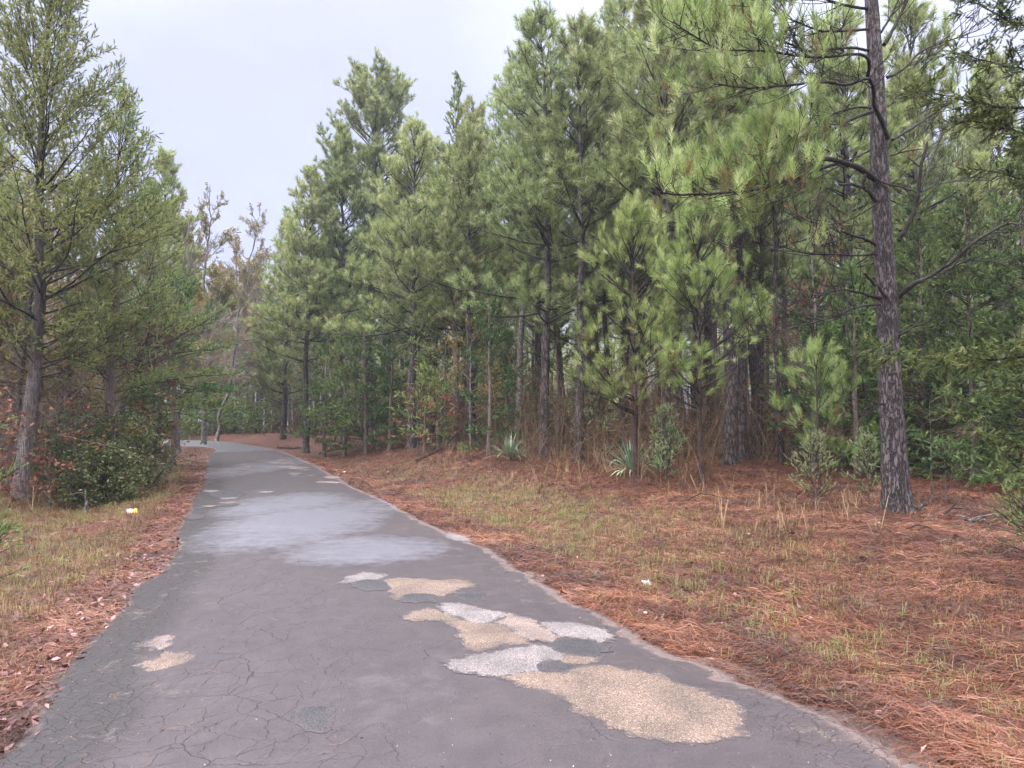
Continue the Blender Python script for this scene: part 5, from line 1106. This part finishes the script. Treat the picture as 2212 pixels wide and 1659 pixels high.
# red clay mound on the left verge
def mound():
    base = gp(297, 17.2); n = 22; m = 30; rr_ = np.linspace(0, 1, n); aa = np.arange(m)*2*math.pi/m; A_, B_ = np.meshgrid(rr_, aa, indexing='ij')
    x = A_*np.cos(B_)*.75; y = A_*np.sin(B_)*.55; z = .24*np.exp(-(A_*1.9)**2)*(1+.3*(fbm(x*5, y*5, 3)-.5))+(fbm(x*9, y*9, 4)-.5)*.03-.03*A_
    f = []; 
    for i in range(n-1):
        for j in range(m): f.append([i*m+j, (i+1)*m+j, (i+1)*m+(j+1) % m, i*m+(j+1) % m])
    mt_, t, o = mat('red clay'); nz_ = N(t, 'ShaderNodeTexNoise', inp={'Scale': 14, 'Detail': 6.0, 'Roughness': .7}); r = ramp(t, [(.35, (.17, .06, .035)), (.65, (.38, .16, .09))]); lk(t, nz_.outputs[0], r.inputs[0]); p = N(t, 'ShaderNodeBsdfPrincipled', inp={'Roughness': .9}); lk(t, r.outputs[0], p.inputs['Base Color']); b_ = N(t, 'ShaderNodeBump', inp={'Strength': .7, 'Distance': .03}); lk(t, nz_.outputs[0], b_.inputs['Height']); lk(t, b_.outputs[0], p.inputs['Normal']); lk(t, p.outputs[0], o.inputs[0])
    ob = link('clay_mound', mesh_from('clay_mound', [(np.stack([x, y, z], -1).reshape(-1, 3), np.array(f), np.zeros(n*m))]), mt_, None, True); ob.location = base; tag(ob, 'low red clay ant mound on the left verge', 'mound')
mound()

# ---- tall dry grass and brush (uncountable)
X, Y, r, inf = sample_ground(2600, 8, 40); s, right = inf
k_ = (s > 2.6) & (s < 8) & (fbm(X*.5, Y*.5, 14) > .52); X, Y, r = X[k_], Y[k_], r[k_]
td = link('tall_dry_grass', grass_obj(X, Y, r, 5, .2, .75, 'tall_dry_grass'), M['tan_stem']); tag(td, 'tall arching tan and rust broomsedge stems at the edge of the wood', 'dry grass', kind='stuff')
def cone_mesh():
    rg = np.random.default_rng(8); V, Fq, o = [], [], 0
    for k in range(60):
        t = k/60; a = k*2.399; z = .075*t; rr_ = .022*math.sin(math.pi*min(1, t*.9+.12))**.7; c = np.array([math.cos(a), math.sin(a), 0]); sd_ = np.array([-math.sin(a), math.cos(a), 0])
        p0 = c*rr_*.3+np.array([0, 0, z]); p1 = c*rr_*1.25+np.array([0, 0, z+.006]); V += [p0-sd_*.004, p0+sd_*.004, p1+sd_*.007, p1-sd_*.007, p1*.5+p0*.5+np.array([0, 0, .006])]
        Fq += [[o, o+1, o+4], [o+1, o+2, o+4], [o+2, o+3, o+4], [o+3, o, o+4]]; o += 5
    return mesh_from('pine_cone', [(np.array(V), np.array(Fq), np.full(o, .3))])
cm = cone_mesh(); cone_at = [(2060, 9.3, 'pine cone lying in the straw right of the rugged pine'), (1850, 8.2, 'pine cone in the straw below the thin cedar seedling'), (2120, 7.0, 'pine cone nearest the lower right corner'), (1700, 9.8, 'pine cone among the grass left of the rugged pine'), (1560, 8.0, 'pine cone near the middle of the right verge'), (1985, 6.4, 'pine cone on the lower right verge')]
rc = np.random.default_rng(4)
for px, d, lab in cone_at:
    p_ = gp(px, d); o = link('pine_cone', cm, M['brush'] if not cm.materials else None); o.location = (p_[0], p_[1], p_[2]+.035); o.rotation_euler = (R(80+rc.uniform(-15, 15)), 0, rc.uniform(0, 6)); tag(o, lab, 'pine cone', 'pine cones on the right verge')
# tangled brush under the trees
def brush(n, seed, zone, hmin, hmax, name, label, mt, w0=.006, tw=7):
    rg = np.random.default_rng(seed); Wd = Wood(); cnt = 0; XX, YY = [], []
    while cnt < n:
        a = np.radians(rg.uniform(-42, 42, 4000)); d = np.sqrt(rg.uniform(0, 1, 4000))*50+7; X_ = d*np.sin(a); Y_ = d*np.cos(a); s_, rt = edge_info(X_, Y_); ok = zone(X_, Y_, s_, rt) & (rg.random(4000) < np.clip(16/d, .25, 1)); XX += list(X_[ok]); YY += list(Y_[ok]); cnt += int(ok.sum())
    XX = np.array(XX[:n]); YY = np.array(YY[:n]); ZZ = terrain(XX, YY)
    for x, y, z in zip(XX, YY, ZZ):
        d = math.hypot(x, y); h = rg.uniform(hmin, hmax); a = rg.uniform(0, 6.28); el = R(rg.uniform(40, 90)); c = [np.array([x, y, z-.03])]; wk = w0*max(.45, d/20)
        for q in range(4): a += rg.normal(0, .5); el -= rg.uniform(-.12, .28); c.append(c[-1]+dvec(a, el)*h/4)
        rr0 = rg.random(); Wd.add(np.array(c), np.linspace(wk*rg.uniform(.6, 2.0), wk*.3, 5), 3, rr0)
        for q in range(int(tw*max(.5, min(1, 20/d)))):
            f = rg.uniform(.15, 1)*3.99; i = int(f); p = c[i]+(c[i+1]-c[i])*(f-i); a2 = rg.uniform(0, 6.28); e2 = R(rg.uniform(-10, 60)); l2 = h*rg.uniform(.12, .4); m = [p]
            for w_ in range(3): a2 += rg.normal(0, .35); e2 -= rg.uniform(0, .3); m.append(m[-1]+dvec(a2, e2)*l2/3)
            Wd.add(np.array(m), np.linspace(wk*.45, wk*.22, 4), 3, rr0)
    o = link(name, mesh_from(name, Wd.parts()), M[mt]); tag(o, label, 'undergrowth', kind='stuff')
brush(6500, 201, lambda x, y, s, rt: (s > 4.6) & (s < 30) & (rt | ((x+9.6)**2+(y-13.9)**2 > 2.6)) & ~(rt & (x > 3.2) & (y < 19.5) & (x/np.maximum(y, 1) > .28)), .8, 4.2, 'undergrowth', 'tangle of bare brown stems and twigs under the trees', 'brush')
brush(1400, 202, lambda x, y, s, rt: (s > 3.0) & (s < 6.0) & ((y > 15) | ~rt) , .25, .9, 'low_brush', 'knee high brown weeds and briars along the foot of the wood', 'brush', .004, 6)
brush(1100, 203, lambda x, y, s, rt: (~rt) & (s > 2.9) & (s < 14) & (y > 10) & ((x+9.6)**2+(y-13.9)**2 > 2.6), 1.5, 4.5, 'left_thicket', 'thicket of bare stems on the left side', 'twig', .006, 9)

# ---- the wood itself: copies of a few grown forms, every tree an object of its own
def bank(gens):
    out_ = []
    for name, g, mt_, mb_, mc_ in gens: out_.append((name, g, mt_, mb_, mc_))
    return out_
PROTO = {}
def proto(key, name, g, mt_, mc_, cat):
    root = assemble(name, g, M[mt_], M['limb'] if key not in ('twig', 'bare') else M['pale_twig' if key == 'twig' else 'twig'], M[mc_], 'x', cat, (0, 0, 0)); PROTO.setdefault(key, []).append([root, False])
for k in range(5):
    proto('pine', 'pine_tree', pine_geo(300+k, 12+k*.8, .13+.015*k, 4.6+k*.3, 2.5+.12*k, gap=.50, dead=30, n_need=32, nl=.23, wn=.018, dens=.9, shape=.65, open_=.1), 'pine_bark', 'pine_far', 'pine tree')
for k in range(3):
    proto('cedar', 'cedar_tree', cedar_geo(320+k, 6.5+k, .09, .3, 2.0, step=.15, n_bl=17, bl=.12, wb=.028, elev=(0, 55), sag=10, dens=.85), 'cedar_bark', 'cedar', 'cedar tree')
for k in range(3):
    proto('twig', 'bare_tree', broad_geo(340+k, 8+k*1.5, .085, 1.5, 2.6, leaf=.5, ls=.13, twigs=1.05, tmin=.005), 'grey_bark', 'yellow', 'tree')
for k in range(3):
    proto('bare', 'bare_tree', broad_geo(350+k, 6+k*1.2, .05, .8, 1.9, leaf=.06, ls=.08, twigs=1.25, tmin=.003, up=15), 'grey_bark', 'rust', 'tree')
for k in range(2):
    proto('low', 'young_pine', pine_geo(360+k, 5+k*1.2, .06, .9, 1.7, gap=.4, dead=4, n_need=30, nl=.21, wn=.0115, low=.8), 'young_bark', 'pine_far', 'pine tree')
rf = np.random.default_rng(999); placed = []
explicit = [(gp(a, b)[0], b) for a, b in [(1940, 11.35), (1372, 16.6), (1515, 15.7), (1768, 14.3), (1175, 22.3), (1312, 24), (1350, 26), (1462, 24.5), (1574, 19.6), (1606, 21.4), (1686, 20.2), (1118, 26), (890, 28.2), (1015, 30), (800, 38), (662, 35.5), (742, 36.5), (612, 44), (985, 27.5), (45, 15), (228, 17.2), (318, 20.5), (342, 33), (385, 37), (440, 41), (468, 47), (505, 52)]]
def put(key, x, y, sc, label, group):
    L = PROTO[key]; e = L[rf.integers(len(L))]; z = float(terrain(np.array([x]), np.array([y]))[0]); rz = rf.uniform(0, 6.28)
    if not e[1]:
        e[1] = True; r = e[0]; r.location = (x, y, z); r.rotation_euler = (0, 0, rz); r.scale = (sc,)*3; r['label'] = label; r['group'] = group
    else: dup(e[0], (x, y, z), rz, sc, label, group)
    placed.append((x, y))
def okd(x, y, md): return all((x-a)**2+(y-b)**2 > md*md for a, b in placed) and all((x-a)**2+(y-b)**2 > (md*.7)**2 for a, b in explicit)
def scatter(key, n, zone, md, sc, label, group, tries=6000):
    c = 0
    for _ in range(tries):
        if c >= n: break
        a = R(rf.uniform(-44, 44)); d = 8+math.sqrt(rf.random())*72; x, y = d*math.sin(a), d*math.cos(a)
        s, rt = edge_info(np.array([x]), np.array([y])); s = float(s[0]); rt = bool(rt[0])
        if zone(x, y, s, rt) and okd(x, y, md): put(key, x, y, rf.uniform(*sc), label, group); c += 1
scatter('pine', 34, lambda x, y, s, rt: rt and 5.0 < s < 16 and 18 < y < 50 and x > -12, 2.3, (.85, 1.15), 'slim green pine crowded in the second rows of the stand on the right', 'pines in the stand on the right')
scatter('pine', 42, lambda x, y, s, rt: rt and 14 < s < 40 and y < 62 and x > -6, 3.0, (.9, 1.25), 'pine deep inside the stand on the right, only partly seen between nearer boles', 'pines deep in the stand on the right')
scatter('cedar', 40, lambda x, y, s, rt: rt and 4.5 < s < 20 and 20 < y < 46, 2.2, (.6, 1.05), 'dark cedar growing low under the pines on the right', 'cedars under the pines on the right')
scatter('low', 30, lambda x, y, s, rt: rt and 4.6 < s < 15 and 20 < y < 45 and not (.06 < x/y < .42 and y < 29), 2.2, (.7, 1.1), 'young bushy pine filling the lower storey on the right', 'young pines in the lower storey')
scatter('bare', 22, lambda x, y, s, rt: rt and 5 < s < 25 and 17 < y < 45, 2.2, (.6, 1.0), 'thin bare tree among the pine boles on the right', 'bare trees among the pines')
# far bend wall
scatter('pine', 15, lambda x, y, s, rt: y > 51 and s > 4 and s < 26 and -46 < x < -4, 2.6, (.8, 1.1), 'hazy pine in the wood beyond the bend', 'pines beyond the bend')
scatter('cedar', 16, lambda x, y, s, rt: y > 50 and s > 3 and s < 14 and -40 < x < -6, 2.2, (.5, .9), 'hazy dark cedar facing the road beyond the bend', 'cedars beyond the bend')
scatter('twig', 34, lambda x, y, s, rt: y > 50 and s > 3 and s < 22 and -46 < x < -6, 2.4, (.8, 1.3), 'hazy bare tree beyond the bend', 'bare trees beyond the bend')
scatter('low', 8, lambda x, y, s, rt: y > 50 and s > 3 and s < 14 and -36 < x < -4, 2.4, (.7, 1.0), 'hazy young pine beyond the bend', 'young pines beyond the bend')
# left wood
scatter('pine', 22, lambda x, y, s, rt: (not rt) and s > 6 and s < 28 and 14 < y < 44 and x/y < -.50, 3.0, (.6, .85), 'pine half hidden in the wood on the left', 'pines in the wood on the left')
scatter('twig', 34, lambda x, y, s, rt: (not rt) and s > 3.6 and s < 22 and 13 < y < 42, 2.0, (.6, 1.0), 'bare twiggy tree in the wood on the left', 'bare trees in the wood on the left')
scatter('cedar', 12, lambda x, y, s, rt: (not rt) and s > 4.4 and s < 20 and 12 < y < 42 and x/y < -.47, 2.4, (.5, .9), 'dark cedar in the wood on the left', 'cedars in the wood on the left')
for key in PROTO:
    for e in PROTO[key]:
        if not e[1]:
            for ch in list(e[0].children): bpy.data.objects.remove(ch)
            bpy.data.objects.remove(e[0])
# far-off wood that reads as one mass
def far_wood():
    rg = np.random.default_rng(500); n = 620; a = np.radians(rg.uniform(-60, 60, n)); d = rg.uniform(66, 95, n); X_, Y_ = d*np.sin(a), d*np.cos(a); s_, _ = edge_info(X_, Y_); k = s_ > 6; X_, Y_ = X_[k], Y_[k]; Z_ = terrain(X_, Y_)
    Wd = Wood(); P, D, L = [], [], []
    for x, y, z in zip(X_, Y_, Z_):
        h = rg.uniform(8, 14); Wd.add(np.array([[x, y, z-.2], [x+rg.normal(0, .2), y, z+h*.5], [x+rg.normal(0, .3), y, z+h]]), [.16, .12, .02], 5, rg.uniform(.1, .6))
        m = 130; t = rg.beta(1.3, 1.2, m); rr_ = (1-t)**.7*rg.uniform(1.6, 2.6)*np.sqrt(rg.random(m)); b_ = rg.uniform(0, 6.28, m); zz = z+h*(.12+.88*t) if rg.random() < .5 else z+h*(.4+.6*t)
        P.append(np.stack([x+rr_*np.cos(b_), y+rr_*np.sin(b_), zz], -1)); D.append(np.stack([np.cos(b_), np.sin(b_), rg.uniform(.2, 1.2, m)], -1))
    P, D = np.concatenate(P), np.concatenate(D); cr = blades(rg, P, D, np.full(len(P), .4), 9, .4, .05, 25, 65, 1, .1)
    tw = Wd.parts(); me = mesh_from('distant_wood', tw+[cr]); nb_ = sum(len(p[1]) for p in tw); me.materials.append(M['brush']); me.materials.append(M['pine_far']); mi = np.ones(len(me.polygons), np.int32); mi[:nb_] = 0; me.polygons.foreach_set('material_index', mi)
    o = link('distant_wood', me); tag(o, 'far off wood fading into mist behind the nearer trees', 'distant wood', kind='stuff')
far_wood()

# ---- mist: one even volume round everything
hz_ = bpy.data.meshes.new('haze'); x0, x1, y0, y1, z0, z1_ = -130, 130, -60, 135, -6, 34
hz_.from_pydata([(x, y, z) for z in (z0, z1_) for y in (y0, y1) for x in (x0, x1)], [], [(0, 2, 3, 1), (4, 5, 7, 6), (0, 1, 5, 4), (1, 3, 7, 5), (3, 2, 6, 7), (2, 0, 4, 6)])
m, t, o = mat('mist'); pv = N(t, 'ShaderNodeVolumePrincipled'); pv.inputs['Color'].default_value = (.68, .71, .78, 1); pv.inputs['Density'].default_value = HAZE; pv.inputs['Anisotropy'].default_value = 0.2
lk(t, pv.outputs[0], o.inputs['Volume']); ho = link('haze', hz_, m); tag(ho, kind='stuff')
